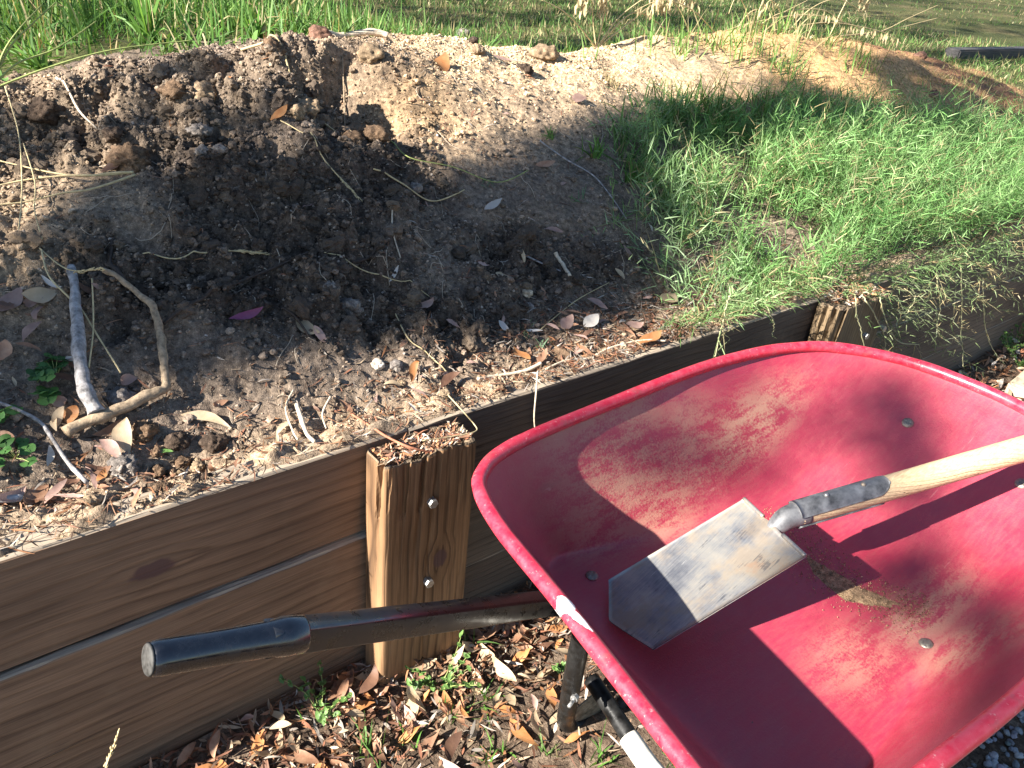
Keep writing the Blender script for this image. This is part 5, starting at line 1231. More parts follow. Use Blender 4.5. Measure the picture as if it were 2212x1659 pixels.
for k, (name, pts, r0, r1, mk, lift, arch, label, cat, head) in enumerate(DATA['sticks']):
    P = np.array(pts, float)
    if P.shape[1] == 2:
        z = surf(P[:, 0], P[:, 1]); z = np.maximum(z, smooth_height(P[:, 0], P[:, 1]) * (P[:, 1] > 1.1)) + lift + max(r0, r1)
        P = np.column_stack([P, z])
        if arch: P[:, 2] += arch * np.sin(np.linspace(0, np.pi, len(P)))
    path = catmull(P, 7)
    thick = max(r0, r1) > .0045
    if len(pts[0]) == 2:
        fl = surf(path[:, 0], path[:, 1]) + max(r0, r1) * .9 + .003
        path[:, 2] = np.maximum(path[:, 2], fl)
        for _ in range(3): path[1:-1, 2] = np.maximum(fl[1:-1] - .002, (path[:-2, 2] + 2 * path[1:-1, 2] + path[2:, 2]) / 4)
    if thick:
        path = path + np.stack([noise2(np.arange(len(path)) * .5, np.full(len(path), q * 9.0 + k), k) for q in range(3)], 1) * r0 * .12
        path[:, 2] = np.maximum(path[:, 2], surf(path[:, 0], path[:, 1]) + min(r0, r1) * .5)
    o = link(name, None) if False else None
    rad = np.linspace(r0, r1, len(path)) * (1 + .12 * noise2(np.arange(len(path)) * .6, np.full(len(path), 3.0 * k), k + 60))
    V, Q, T = tube(path, rad, 14 if thick else 6, False, True, .16 if thick else .05, k)
    cen_ = V.mean(0)
    o = link(name, np_mesh(name, V - cen_, [Q, T], SM[mk], True))
    o.location = cen_
    tag(o, label, cat)
    if head:
        hv, hf = [], []; base = 0; e0 = path[-1]; dr = path[-1] - path[-4]; dr /= np.linalg.norm(dr)
        for q in range(26):
            f = q / 26; p = path[-1] + dr * (-.06 + .075 * f) + rng.normal(0, .0012, 3)
            V_, F_ = ICO[1]; a_ = rng.normal(0, 1, 3); dd_ = dr + .35 * a_ / np.linalg.norm(a_); dd_ /= np.linalg.norm(dd_)
            s1 = np.cross(dd_, [0.3, .2, 1]); s1 /= np.linalg.norm(s1); s2 = np.cross(dd_, s1)
            W = V_[:, :1] * dd_ * .006 + V_[:, 1:2] * s1 * .0014 + V_[:, 2:] * s2 * .0014 + p + dd_ * .004
            hv.append(W); hf.append(F_ + base); base += len(W)
        link('seed_head', np_mesh('seed_head', np.concatenate(hv) - cen_, np.concatenate(hf), M_STRAW, True), o)

# ---------------------------------------------------------------- leaves
def leaf_mesh(name, length, width, curl, twist, fold, mat, seed, round_=1.0, n=9):
    t = np.linspace(0, 1, n)
    wdt = width * .5 * np.sin(np.pi * t ** .85) ** round_ + .0006
    r_ = np.random.default_rng(seed)
    ang = curl * (t - .3) ** 2 * 3 * np.sign(t - .3)
    x = np.cumsum(np.cos(ang)) / n * length; z = np.cumsum(np.sin(np.abs(ang) * np.sign(curl + 1e-6))) / n * length * .8
    sweep = .12 * length * np.sin(t * np.pi) * r_.uniform(-1, 1)
    tw = twist * (t - .5)
    V = []
    for k in range(n):
        for s in (-1, 0, 1):
            yy = s * wdt[k]; zz = abs(s) * wdt[k] * fold
            V.append((x[k], yy * math.cos(tw[k]) - zz * math.sin(tw[k]) + sweep[k], z[k] + yy * math.sin(tw[k]) + zz * math.cos(tw[k]) + r_.normal(0, .0006)))
    V = np.array(V); V[:, 0] -= length / 2; V[:, 2] -= V[:, 2].min()
    return np_mesh(name, V, grid_faces(n, 3), mat, True)

M_LB = mat_leaf('dry_brown_leaf', (.26, .13, .075), (.40, .24, .15), .15)
M_LP = mat_leaf('dry_pinkish_leaf', (.34, .21, .17), (.46, .31, .25), .15)
M_LT = mat_leaf('dry_tan_leaf', (.46, .34, .21), (.55, .43, .29), .2)
M_LO = mat_leaf('dry_orange_leaf', (.42, .17, .06), (.50, .26, .11), .2)
M_LG = mat_leaf('fresh_green_leaf', (.12, .24, .06), (.18, .32, .09), .3)
M_LW = mat_leaf('bleached_leaf', (.55, .50, .45), (.62, .57, .50), .2)
M_LM = mat_leaf('magenta_leaf', (.30, .07, .17), (.36, .12, .22), .2)
M_LD = mat_leaf('dark_brown_leaf', (.11, .055, .035), (.17, .09, .055), .1)
LM = {'brown': M_LB, 'pink': M_LP, 'tan': M_LT, 'orange': M_LO, 'green': M_LG, 'white': M_LW, 'magenta': M_LM, 'dark': M_LD}
def surf_normal(x, y, e=.012):
    f = lambda a, b: float(smooth_height(np.array([a]), np.array([b]))[0]) if b > 1.12 else (TOP_Z if b > WALL_Y else .03)
    return Vector((-(f(x + e, y) - f(x - e, y)) / (2 * e), -(f(x, y + e) - f(x, y - e)) / (2 * e), 1)).normalized()
def place_leaf(o, x, y, yaw, tilt=.25, lift=.004):
    nrm = surf_normal(x, y)
    q = nrm.to_track_quat('Z', 'Y').to_matrix().to_4x4()
    o.matrix_world = Matrix.Translation((x, y, float(surf(np.array([x]), np.array([y]))[0]) + lift)) @ q @ Matrix.Rotation(yaw, 4, 'Z') @ Matrix.Rotation(rng.uniform(-tilt, tilt), 4, 'X') @ Matrix.Rotation(rng.uniform(-tilt, tilt), 4, 'Y')
for k, (x, y, yaw, ln, wd, colk, curl, label) in enumerate(DATA['leaves']):
    o = link('fallen_leaf', leaf_mesh('fallen_leaf', ln, wd, curl, rng.uniform(-1.2, 1.2) * (1 if curl else .4), rng.uniform(.05, .45), LM[colk], 900 + k, .9, 11))
    place_leaf(o, x, y, yaw, .2, .011)
    tag(o, label, 'leaf')

def litter_variants(cols, lens, wr, n, seed):
    out = []
    for k in range(n):
        L = lens[0] + (lens[1] - lens[0]) * (k / max(n - 1, 1))
        out.append(leaf_mesh('litter_leaf', L, L * (wr[0] + (wr[1] - wr[0]) * ((k * 7) % n) / n), rng.uniform(-1.0, 1.3), rng.uniform(-1.5, 1.5), rng.uniform(.05, .5), LM[cols[k % len(cols)]], seed + k, 1.0, 8))
    return out
# litter at the foot of the wall: individual leaves
VC = ['brown', 'orange', 'pink', 'brown', 'tan', 'dark', 'brown', 'tan']
var = litter_variants(VC, (.030, .088), (.18, .34), 16, 40)
WORD = {'brown': 'brown', 'orange': 'orange', 'pink': 'pinkish', 'tan': 'tan', 'dark': 'dark brown', 'white': 'bleached'}
for k in range(190):
    x = rng.uniform(.15, 1.08); y = WALL_Y - .02 - abs(rng.normal(0, .17))
    if x < .3 and y < .85: continue
    v_ = int(rng.integers(0, 16))
    o = link('litter_leaf', var[v_]); place_leaf(o, x, y, rng.uniform(0, 6.28), .6, .002 + .022 * rng.random())
    where = 'beside the bottom sleeper' if x < .5 else ('in front of the near post' if x < .78 else 'around the barrow leg')
    lab = '%s %s gum leaf in the litter %s' % ('small' if v_ < 8 else 'long', WORD[VC[v_ % 8]], where)
    tag(o, lab, 'leaf', lab.split(' ', 1)[1])
# litter on the bank and along the sleeper
VC2 = ['pink', 'brown', 'pink', 'tan', 'brown', 'dark', 'white', 'brown']
var2 = litter_variants(VC2, (.020, .055), (.12, .26), 16, 80)
for k in range(135):
    if k < 60: x = rng.normal(1.28, .15); y = 1.13 + abs(rng.normal(0, .07)); where = 'in the drift by the wall top left of the grass'
    elif k < 95: x = rng.uniform(.05, .85); y = 1.10 + abs(rng.normal(0, .06)); where = 'among crumbs behind the left sleeper'
    elif k < 118: x = rng.uniform(-.02, .34); y = rng.uniform(1.17, 1.55); where = 'in the shaded litter around the silver grey stick'
    else: x = rng.uniform(.5, 2.0); y = rng.uniform(1.3, 2.15); where = 'lying alone on the open soil slope'
    if y < WALL_Y + .01: continue
    v_ = int(rng.integers(0, 16))
    o = link('dry_leaf', var2[v_]); place_leaf(o, x, y, rng.uniform(0, 6.28), .5, .002 + .008 * rng.random())
    lab = '%s narrow %s leaf %s' % ('small' if v_ < 8 else 'longer', WORD[VC2[v_ % 8]], where)
    tag(o, lab, 'leaf', lab.split(' ', 1)[1])

VC3 = ['pink', 'brown', 'dark', 'pink', 'tan', 'brown']
var3 = litter_variants(VC3, (.035, .075), (.22, .45), 12, 140)
for k in range(34):
    x = rng.uniform(-.02, .30); y = rng.uniform(1.16, 1.52); v_ = int(rng.integers(0, 12))
    o = link('dry_leaf', var3[v_]); place_leaf(o, x, y, rng.uniform(0, 6.28), .6, .003 + .012 * rng.random())
    lab = '%s broad %s leaf in the shade left of the bent stick' % ('small' if v_ < 6 else 'large', WORD[VC3[v_ % 6]])
    tag(o, lab, 'leaf', lab.split(' ', 1)[1])
# fine shreds, bark strips and chips between the leaves: too many and too small to count
def shreds(name, P3, L, W, colors, mat, label, tilt=.35):
    n_ = len(P3); yaw = rng.uniform(0, 2 * np.pi, n_); ti = rng.normal(0, tilt, n_)
    d = np.stack([np.cos(yaw) * np.cos(ti), np.sin(yaw) * np.cos(ti), np.sin(ti)], 1)
    s = np.stack([-np.sin(yaw), np.cos(yaw), rng.normal(0, .5, n_)], 1); s /= np.linalg.norm(s, axis=1)[:, None]
    up = np.cross(d, s); bend = rng.normal(0, .14, n_)[:, None]
    rows = []
    for t, wf in ((-.5, .15), (-.18, 1), (.18, 1), (.5, .15)):
        c_ = P3 + d * (L * t)[:, None] + up * (bend * L[:, None] * (t * t * 4 - .5))
        rows += [c_ - s * (W * wf)[:, None], c_ + s * (W * wf)[:, None]]
    V = np.stack(rows, 1)
    q = np.array([[0, 1, 3, 2], [2, 3, 5, 4], [4, 5, 7, 6]])
    F = (q[None] + (np.arange(n_) * 8)[:, None, None]).reshape(-1, 4)
    o = link(name, np_mesh(name, V.reshape(-1, 3), F, mat, True, np.repeat(colors, 8, 0)))
    return tag(o, label, 'litter', kind='stuff')
M_SHRED = mat_tint('litter_shreds', .75, .25, .3, 80)
pal = np.array([[.30, .13, .075], [.40, .22, .13], [.48, .36, .24], [.22, .11, .07], [.52, .45, .38], [.36, .17, .08], [.12, .075, .05]])
n_ = 3000; x = rng.uniform(.0, 1.25, n_); y = WALL_Y - .01 - np.abs(rng.normal(0, .20, n_))
P3 = np.column_stack([x, y, low_ground(x, y) + .002 + .02 * rng.random(n_)])
shreds('litter_shreds', P3, rng.uniform(.008, .045, n_), rng.uniform(.0008, .0035, n_), pal[rng.integers(0, 7, n_)] * rng.uniform(.35, 1.0, (n_, 1)), M_SHRED, 'shredded bark and leaf scraps covering the ground by the wall')
n_ = 700; x = rng.uniform(2.7, 4.2, n_); y = WALL_Y - .01 - np.abs(rng.normal(0, .18, n_))
P3 = np.column_stack([x, y, low_ground(x, y) + .002 + .02 * rng.random(n_)])
shreds('litter_shreds', P3, rng.uniform(.02, .07, n_), rng.uniform(.002, .009, n_), pal[rng.integers(0, 7, n_)] * rng.uniform(.6, 1.2, (n_, 1)), M_SHRED, 'leaf scraps on the ground beyond the wheelbarrow')
n_ = 6400
x = np.where(rng.random(n_) < .45, rng.normal(1.27, .2, n_), rng.uniform(-.05, 2.1, n_)); y = np.where(rng.random(n_) < .8, 1.062 + np.abs(rng.normal(0, .13, n_)), rng.uniform(1.1, 2.2, n_))
P3 = np.column_stack([x, y, surf(x, y) + .002 + .005 * rng.random(n_)])
shreds('bank_shreds', P3, rng.uniform(.006, .045, n_), rng.uniform(.0004, .0018, n_), pal[rng.integers(0, 7, n_)] * rng.uniform(.3, .85, (n_, 1)), M_SHRED, 'thin scraps of bark, straw and leaf over the bank', .2)
n_ = 420; x = rng.uniform(.6, .775, n_); y = rng.uniform(.99, 1.045, n_)
P3 = np.column_stack([x, y, .570 + .012 * rng.random(n_)])
shreds('post_litter', P3, rng.uniform(.006, .035, n_), rng.uniform(.0006, .0025, n_), pal[rng.integers(0, 7, n_)] * rng.uniform(.6, 1.3, (n_, 1)), M_SHRED, 'bark scraps caught in the hollow end grain of the post', .4)
n_ = 260; x = rng.uniform(1.96, 2.19, n_); y = rng.uniform(.985, 1.09, n_)
P3 = np.column_stack([x, y, .582 + .008 * rng.random(n_)])
shreds('post_litter', P3, rng.uniform(.008, .03, n_), rng.uniform(.001, .003, n_), pal[rng.integers(0, 7, n_)] * rng.uniform(.8, 1.4, (n_, 1)), M_SHRED, 'dry chaff on the far post under the trailing grass', .3)

# thin rootlets lying on the slope
rv, rq, rt = [], [], []; base_ = 0
for k in range(150):
    x0, y0 = rng.uniform(.0, 1.9), rng.uniform(1.15, 2.1); a_ = rng.uniform(0, 6.28); L_ = rng.uniform(.03, .10); cv = rng.normal(0, 1.6)
    ts = np.linspace(0, 1, 7); px_ = x0 + np.cumsum(np.cos(a_ + cv * ts)) * L_ / 7; py_ = np.clip(y0 + np.cumsum(np.sin(a_ + cv * ts)) * L_ / 7, 1.08, 2.3)
    V, Q, T = tube(np.column_stack([px_, py_, surf(px_, py_) + .0025 + .004 * np.sin(ts * 3.1)]), rng.uniform(.0004, .0010), 4)
    rv.append(V); rq.append(Q + base_); rt.append(T + base_); base_ += len(V)
V = np.concatenate(rv)
o = link('rootlets', np_mesh('rootlets', V, [np.concatenate(rq), np.concatenate(rt)], M_SHRED, True, np.broadcast_to(np.array([.40, .33, .25]), (len(V), 3))))
tag(o, 'fine pale rootlets and fibres lying over the dug slope', 'litter', kind='stuff')

# ---------------------------------------------------------------- grasses and weeds
def blade_mesh(name, P, D, L, W, bend, colors, mat, side=None, segs=3, gravity=(0, 0, -1.0)):
    n_ = len(P)
    if side is None:
        side = np.cross(D, rng.normal(0, 1, (n_, 3)))
    side = side / (np.linalg.norm(side, axis=1)[:, None] + 1e-9)
    g = np.asarray(gravity); V = []
    for k in range(segs + 1):
        t = k / segs
        c_ = P + D * (L * t)[:, None] + g[None] * (bend * L * t * t)[:, None]
        wf = (1 - t ** 1.6) * (.75 + .25 * min(1, t * 4))
        if k < segs: V += [c_ - side * (W * wf)[:, None] * .5, c_ + side * (W * wf)[:, None] * .5]
        else: V += [c_]
    m_ = 2 * segs + 1
    V = np.stack(V, 1).reshape(-1, 3)
    q = np.array([[2 * k, 2 * k + 1, 2 * k + 3, 2 * k + 2] for k in range(segs - 1)]).reshape(-1, 4); t3 = np.array([[2 * segs - 2, 2 * segs - 1, 2 * segs]])
    off = (np.arange(n_) * m_)[:, None, None]
    faces = [(q[None] + off).reshape(-1, 4), (t3[None] + off).reshape(-1, 3)] if segs > 1 else (t3[None] + off).reshape(-1, 3)
    return np_mesh(name, V, faces, mat, True, np.repeat(colors, m_, 0))

M_GRASS = mat_tint('grass_blade', .55, .3, .2, 30, 0, .35)
M_COUCH = mat_tint('couch_blade', .5, .3, .2, 40, 0, .3)
def grass_colors(n_, greens, dry=.15, dryc=((.42, .36, .20), (.34, .27, .14))):
    c_ = np.array(greens)[rng.integers(0, len(greens), n_)] * rng.uniform(.7, 1.3, (n_, 1))
    d_ = rng.random(n_) < dry
    c_[d_] = np.array(dryc)[rng.integers(0, len(dryc), d_.sum())] * rng.uniform(.7, 1.2, (d_.sum(), 1))
    return c_
def upward(n_, lean=.45):
    a = rng.uniform(0, 2 * np.pi, n_); l_ = np.abs(rng.normal(0, lean, n_))
    d = np.stack([np.cos(a) * np.sin(l_), np.sin(a) * np.sin(l_), np.cos(l_)], 1); return d
GREENS = [(.08, .165, .04), (.105, .20, .05), (.135, .215, .065), (.065, .13, .032)]
COUCH = [(.13, .27, .08), (.18, .33, .11), (.09, .20, .055), (.26, .40, .16)]

def lawn_z(x, y):
    return np.where(y < 2.45, full_height(x, y), lawn_height(x, y))
# long rank grass right behind the crest on the left, tapering to the middle
def w_long(x, y): return np.clip(1.05 - .22 * np.abs(x - 1.0), .1, 1) * np.clip(fbm2(x, y, 2.2, 2, 33) * .6 + .65, .08, 1) * sstep(2.2, 2.4, y + .10 * sstep(.6, .2, x))
P = weighted(38000, (-.4, 3.0), (2.2, 4.6), w_long)
n_ = len(P); P3 = np.column_stack([P, lawn_z(P[:, 0], P[:, 1]) - .01])
H_ = (.035 + .15 * rng.random(n_) ** 1.8) * (.75 + .5 * np.clip(fbm2(P[:, 0], P[:, 1], 1.7, 2, 61), -.6, 1)) * np.interp(P[:, 0], [.2, .9, 1.6, 3.0], [1.15, 1.0, .8, .75])
o = link('long_grass', blade_mesh('long_grass', P3, upward(n_, .6), H_ * 1.25, rng.uniform(.003, .0085, n_), rng.uniform(.05, .7, n_), grass_colors(n_, [(.08, .18, .035), (.11, .22, .05), (.15, .25, .07), (.06, .135, .03)], .13), M_GRASS))
tag(o, 'long rank green grass growing behind the crest of the bank', 'grass', kind='stuff')
# lawn further back, shorter and finer
P = weighted(40000, (.3, 9.5), (2.7, 8.0), lambda x, y: np.clip(1.15 - .1 * (y - 3) + .3 * fbm2(x, y, .9, 2, 3), .15, 1))
n_ = len(P); P3 = np.column_stack([P, lawn_z(P[:, 0], P[:, 1]) - .008])
o = link('lawn_grass', blade_mesh('lawn_grass', P3, upward(n_, .55), rng.uniform(.04, .12, n_) * (.7 + .6 * rng.random(n_) ** 2), rng.uniform(.005, .012, n_), rng.uniform(.1, .6, n_), grass_colors(n_, GREENS + [(.17, .18, .07)], .22), M_GRASS, segs=2))
tag(o, 'short lawn grass with dry patches beyond the bank', 'grass', kind='stuff')
P = weighted(16000, (3, 24), (5.0, 16.0), lambda x, y: np.clip(.7 + .4 * fbm2(x, y, .5, 2, 4), .1, 1))
n_ = len(P); P3 = np.column_stack([P, lawn_height(P[:, 0], P[:, 1]) - .008])
o = link('lawn_grass', blade_mesh('lawn_grass', P3, upward(n_, .6), rng.uniform(.03, .09, n_), rng.uniform(.008, .02, n_), rng.uniform(.1, .5, n_), grass_colors(n_, GREENS + [(.19, .18, .08)], .25) * .65, M_GRASS, segs=2))  # blade colours dimmed to stand for shade on the distant lawn
tag(o, 'far mown lawn with straw coloured patches', 'grass', kind='stuff')

# couch grass smothering the right part of the bank and spilling over the wall: jointed stems with stiff leaves
def couch_mask(x, y):
    edge = np.interp(y, [1.0, 1.15, 1.3, 1.45, 1.6, 1.75, 1.9], [1.72, 1.66, 1.62, 1.70, 1.80, 1.92, 2.05]) + .10 * fbm2(x, y, 5, 2, 19)
    top = np.interp(x, [1.6, 2.0, 2.4, 3.0, 3.6, 5], [1.72, 1.76, 1.66, 1.53, 1.43, 1.36]) + .06 * fbm2(x, y, 6, 2, 29)
    gaps = np.clip(.45 + 1.3 * fbm2(x, y, 6.5, 2, 47) + .9 * sstep(1.95, 2.4, x), .04, 1)
    return sstep(-.06, .10, x - edge) * sstep(.08, -.05, y - top) * gaps
def stems(n_stem, base, Lm, lean, nodes, leaf_l, leaf_w, drift=(0, 0, 0), col=COUCH, dry=.1):
    d = upward(n_stem, lean) + np.asarray(drift)[None]; d /= np.linalg.norm(d, axis=1)[:, None]
    L = Lm * rng.uniform(.5, 1.3, n_stem); sid = np.cross(d, rng.normal(0, 1, (n_stem, 3))); sid /= np.linalg.norm(sid, axis=1)[:, None]
    Ps, Ds, Ls, Ws, Cs = [], [], [], [], []
    cs = grass_colors(n_stem, col, dry)
    for k in range(nodes):
        t = (k + rng.uniform(.4, 1.0, n_stem)) / nodes
        p = base + d * (L * t)[:, None] - np.array([0, 0, .25]) * (L * t * t)[:, None]
        s = (1 if k % 2 else -1) * sid + rng.normal(0, .25, (n_stem, 3))
        dd = d * rng.uniform(.5, 1.1, (n_stem, 1)) + s * .75; dd /= np.linalg.norm(dd, axis=1)[:, None]
        Ps.append(p); Ds.append(dd); Ls.append(leaf_l * rng.uniform(.5, 1.25, n_stem) * (1.1 - .3 * t)); Ws.append(leaf_w * rng.uniform(.7, 1.2, n_stem)); Cs.append(cs * rng.uniform(.85, 1.2, (n_stem, 1)))
    # the culm itself as a thin blade
    Ps.append(base); Ds.append(d); Ls.append(L); Ws.append(np.full(n_stem, leaf_w * .6)); Cs.append(cs * .9 + .03)
    return [np.concatenate(a) for a in (Ps, Ds, Ls, Ws, Cs)]
Pb = weighted(5200, (1.5, 4.6), (1.07, 1.95), couch_mask)
thin = 1 - .55 * sstep(1.95, 1.6, Pb[:, 0])
Pb = Pb[rng.random(len(Pb)) < thin]
zb = surf(Pb[:, 0], Pb[:, 1])
mound = .13 * sstep(1.72, 2.2, Pb[:, 0]) * sstep(1.62, 1.35, Pb[:, 1])
base = np.column_stack([Pb, zb + mound * rng.random(len(Pb))])
Lm = .06 + .11 * sstep(1.6, 2.4, Pb[:, 0]) * sstep(1.95, 1.4, Pb[:, 1])
a = stems(len(base), base, Lm * rng.uniform(.6, 1.5, len(base)), .62, 9, .052, .0026, (-.12, -.2, .15))
o = link('couch_grass', blade_mesh('couch_grass', a[0], a[1], a[2], a[3], np.full(len(a[0]), .12), a[4], M_COUCH))
tag(o, 'dense fine leaved couch grass smothering the right of the bank', 'grass', kind='stuff')
# coarser upright blades in the shaded band above it
P = weighted(1500, (1.55, 4.4), (1.40, 1.90), lambda x, y: couch_mask(x, y - .06) * np.clip(.5 + fbm2(x, y, 6, 2, 9), .05, 1))
n_ = len(P)
o = link('couch_grass', blade_mesh('couch_grass', on_surface(P), upward(n_, .45), rng.uniform(.05, .13, n_), rng.uniform(.0035, .007, n_), rng.uniform(.05, .5, n_), grass_colors(n_, [(.06, .13, .035), (.08, .16, .045), (.10, .17, .05)], .1), M_GRASS))
tag(o, 'coarse green blades in the shaded band above the couch grass', 'grass', kind='stuff')
# bright upright shoots along the top of the sunlit mass
Pb = weighted(700, (1.85, 3.9), (1.18, 1.52), lambda x, y: couch_mask(x, y) * np.exp(-((y - np.interp(x, [1.9, 2.6, 3.6], [1.45, 1.40, 1.28])) / .08) ** 2))
a = stems(len(Pb), on_surface(Pb), np.full(len(Pb), .20), .40, 8, .05, .0034, (0, -.05, .3), [(.20, .33, .12), (.25, .36, .16), (.16, .28, .09)], .04)
o = link('couch_grass', blade_mesh('couch_grass', a[0], a[1], a[2], a[3], np.full(len(a[0]), .1), a[4], M_COUCH))
tag(o, 'bright upright couch shoots along the top of the sunlit grass', 'grass', kind='stuff')
# loose leafy shoots sprawling out of the left edge of the mass
Pb = weighted(190, (1.45, 2.1), (1.10, 1.70), lambda x, y: np.exp(-((x - np.interp(y, [1.1, 1.3, 1.5, 1.7], [1.66, 1.66, 1.74, 1.88])) / .09) ** 2))
a = stems(len(Pb), on_surface(Pb), np.full(len(Pb), .19), .75, 9, .05, .0034, (-.35, -.2, .1), [(.20, .32, .14), (.16, .27, .10), (.24, .34, .18)], .1)
o = link('couch_grass', blade_mesh('couch_grass', a[0], a[1], a[2], a[3], np.full(len(a[0]), .1), a[4], M_COUCH))
tag(o, 'loose leafy couch shoots sprawling onto the bare soil', 'grass', kind='stuff')
Pb = weighted(70, (1.6, 3.6), (1.15, 1.75), couch_mask)
a = stems(len(Pb), on_surface(Pb), np.full(len(Pb), .27), .55, 9, .045, .0032, (-.1, -.1, .2), [(.22, .32, .15), (.30, .34, .2), (.18, .27, .1)], .3)
o = link('couch_grass', blade_mesh('couch_grass', a[0], a[1], a[2], a[3], np.full(len(a[0]), .1), a[4], M_COUCH))
tag(o, 'long stray stems standing above the couch grass', 'grass', kind='stuff')
P = weighted(1100, (1.75, 3.8), (1.12, 1.55), couch_mask)
n_ = len(P); P3 = on_surface(P); P3[:, 2] += .04 * rng.random(n_)
o = link('couch_grass', blade_mesh('couch_grass', P3, upward(n_, .5), rng.uniform(.07, .20, n_), rng.uniform(.003, .0055, n_), rng.uniform(.05, .7, n_), grass_colors(n_, [(.16, .30, .09), (.22, .36, .13), (.11, .22, .06), (.30, .40, .19)], .12), M_COUCH, segs=4))
tag(o, 'coarse long blades rising unevenly through the couch grass', 'grass', kind='stuff')
Pb = np.column_stack([rng.uniform(1.42, 1.93, 110), rng.uniform(1.055, 1.15, 110)])
a = stems(len(Pb), on_surface(Pb) + np.array([0, 0, .01]), np.full(len(Pb), .12), .6, 8, .045, .0028, (-.1, -.75, .25), [(.17, .28, .10), (.22, .32, .14), (.13, .22, .07)], .15)
o = link('trailing_grass', blade_mesh('trailing_grass', a[0], a[1], a[2], a[3], np.full(len(a[0]), .3), a[4], M_COUCH))
tag(o, 'grass shoots spilling over the wall top left of the far post', 'grass', kind='stuff')
# scattered tall blades standing in the sunlit sand
P = weighted(420, (1.95, 3.3), (1.72, 2.12), lambda x, y: np.clip(.2 + fbm2(x, y, 7, 2, 88), 0, 1))
n_ = len(P)
o = link('sand_grass', blade_mesh('sand_grass', on_surface(P), upward(n_, .4), rng.uniform(.06, .19, n_), rng.uniform(.003, .006, n_), rng.uniform(.05, .5, n_), grass_colors(n_, [(.12, .24, .05), (.17, .28, .08)], .2), M_GRASS, segs=4))
tag(o, 'scattered tall green blades standing in the sunlit sand', 'grass', kind='stuff')
# dead mat on the sandy mound
P = weighted(5200, (2.1, 5.4), (1.5, 2.3), lambda x, y: np.clip(.15 + 1.4 * np.clip(fbm2(x, y, 5, 3, 77), 0, 1), 0, 1) * (1 - .8 * couch_mask(x, y)))
n_ = len(P)
o = link('dead_grass', blade_mesh('dead_grass', on_surface(P), upward(n_, 1.1), rng.uniform(.015, .05, n_), rng.uniform(.0018, .004, n_), rng.uniform(.1, .6, n_), grass_colors(n_, [(.30, .24, .11), (.24, .21, .08), (.38, .31, .16), (.16, .17, .06)], .2), M_GRASS, segs=2))
tag(o, 'dead straw coloured grass matted on the sandy mound', 'grass', kind='stuff')
# spray hanging over the wall right of the far post
Pb = np.column_stack([rng.uniform(2.0, 3.55, 420), rng.uniform(1.015, 1.10, 420)]); Pb = Pb[rng.random(420) < np.interp(Pb[:, 0], [2.0, 2.2, 2.5, 3.0, 3.6], [.25, .8, .9, .6, .3])]
base = np.column_stack([Pb, .565 + .03 * rng.random(len(Pb)) - np.clip(1.04 - Pb[:, 1], 0, 1) * rng.uniform(0, 2.5, len(Pb))])
a = stems(len(base), base, np.full(len(base), .075), .9, 7, .028, .0028, (0, -.8, -.35), [(.15, .24, .09), (.19, .27, .12), (.12, .20, .07)], .16)
o = link('trailing_grass', blade_mesh('trailing_grass', a[0], a[1], a[2], a[3], np.full(len(a[0]), .15), a[4], M_COUCH))
tag(o, 'tangle of grass trailing over the wall right of the far post', 'grass', kind='stuff')

Pb = np.column_stack([rng.uniform(2.2, 3.5, 230), rng.uniform(.985, 1.04, 230)])
base = np.column_stack([Pb, .58 - np.abs(rng.normal(0, .15, len(Pb)))])
a = stems(len(base), base, np.full(len(base), .085), .9, 6, .028, .0026, (.1, -.5, -.8), [(.17, .22, .10), (.22, .25, .14), (.12, .17, .07)], .3)
o = link('trailing_grass', blade_mesh('trailing_grass', a[0], a[1], a[2], a[3], np.full(len(a[0]), .15), a[4], M_COUCH))
tag(o, 'sparse sprigs hanging lower down the wall face at right', 'grass', kind='stuff')
# runners that hang down the face of the wall: one object each
M_RUNNER = mat_simple('runner_stem', (.40, .38, .22), .6, 0, .3, nscale=90, var=.3, bump=.2)
for k, (pts, label, nl, ll) in enumerate(DATA['runners']):
    path = catmull(pts, 8); path[:, :2] += rng.normal(0, .0012, (len(path), 2))
    V, Q, T = tube(path, np.linspace(.0021, .0012, len(path)), 6)
    o = link('grass_runner', np_mesh('grass_runner', V, [Q, T], M_RUNNER, True)); tag(o, label, 'grass runner', 'grass runners hanging over the wall')
    i_ = np.linspace(1, len(path) - 1, nl).astype(int); i_ = np.repeat(i_, 2)
    d = rng.normal(0, 1, (len(i_), 3)); d[:, 1] = -np.abs(d[:, 1]); d[:, 2] = d[:, 2] * .6 - .1; d /= np.linalg.norm(d, axis=1)[:, None]
    link('leaves', blade_mesh('leaves', path[i_], d, ll * rng.uniform(.5, 1.3, len(i_)), np.full(len(i_), .0028), np.full(len(i_), .1), grass_colors(len(i_), [(.19, .25, .11), (.25, .28, .15)], .25), M_COUCH), o)

# single tufts on the open slope and at the foot of the wall
for k, (x, y, n_, hgt, wd, lean, greens, name, label) in enumerate(DATA['tufts']):
    P = np.column_stack([np.full(n_, 0.0) + rng.normal(0, .012, n_), rng.normal(0, .012, n_), np.zeros(n_)])
    cl = {'g': [(.10, .22, .04), (.13, .26, .05), (.08, .17, .035)], 'd': GREENS, 'b': [(.10, .19, .10), (.13, .22, .12)], 's': [(.45, .36, .19), (.38, .30, .15)]}[greens]
    o = link(name, blade_mesh(name, P, upward(n_, lean), hgt * rng.uniform(.45, 1.15, n_), wd * rng.uniform(.7, 1.2, n_), rng.uniform(.1, .6, n_), grass_colors(n_, cl, .06), M_GRASS, segs=4))
    o.location = (x, y, float(surf(np.array([x]), np.array([y]))[0]) - .003)
    tag(o, label, 'grass tuft')

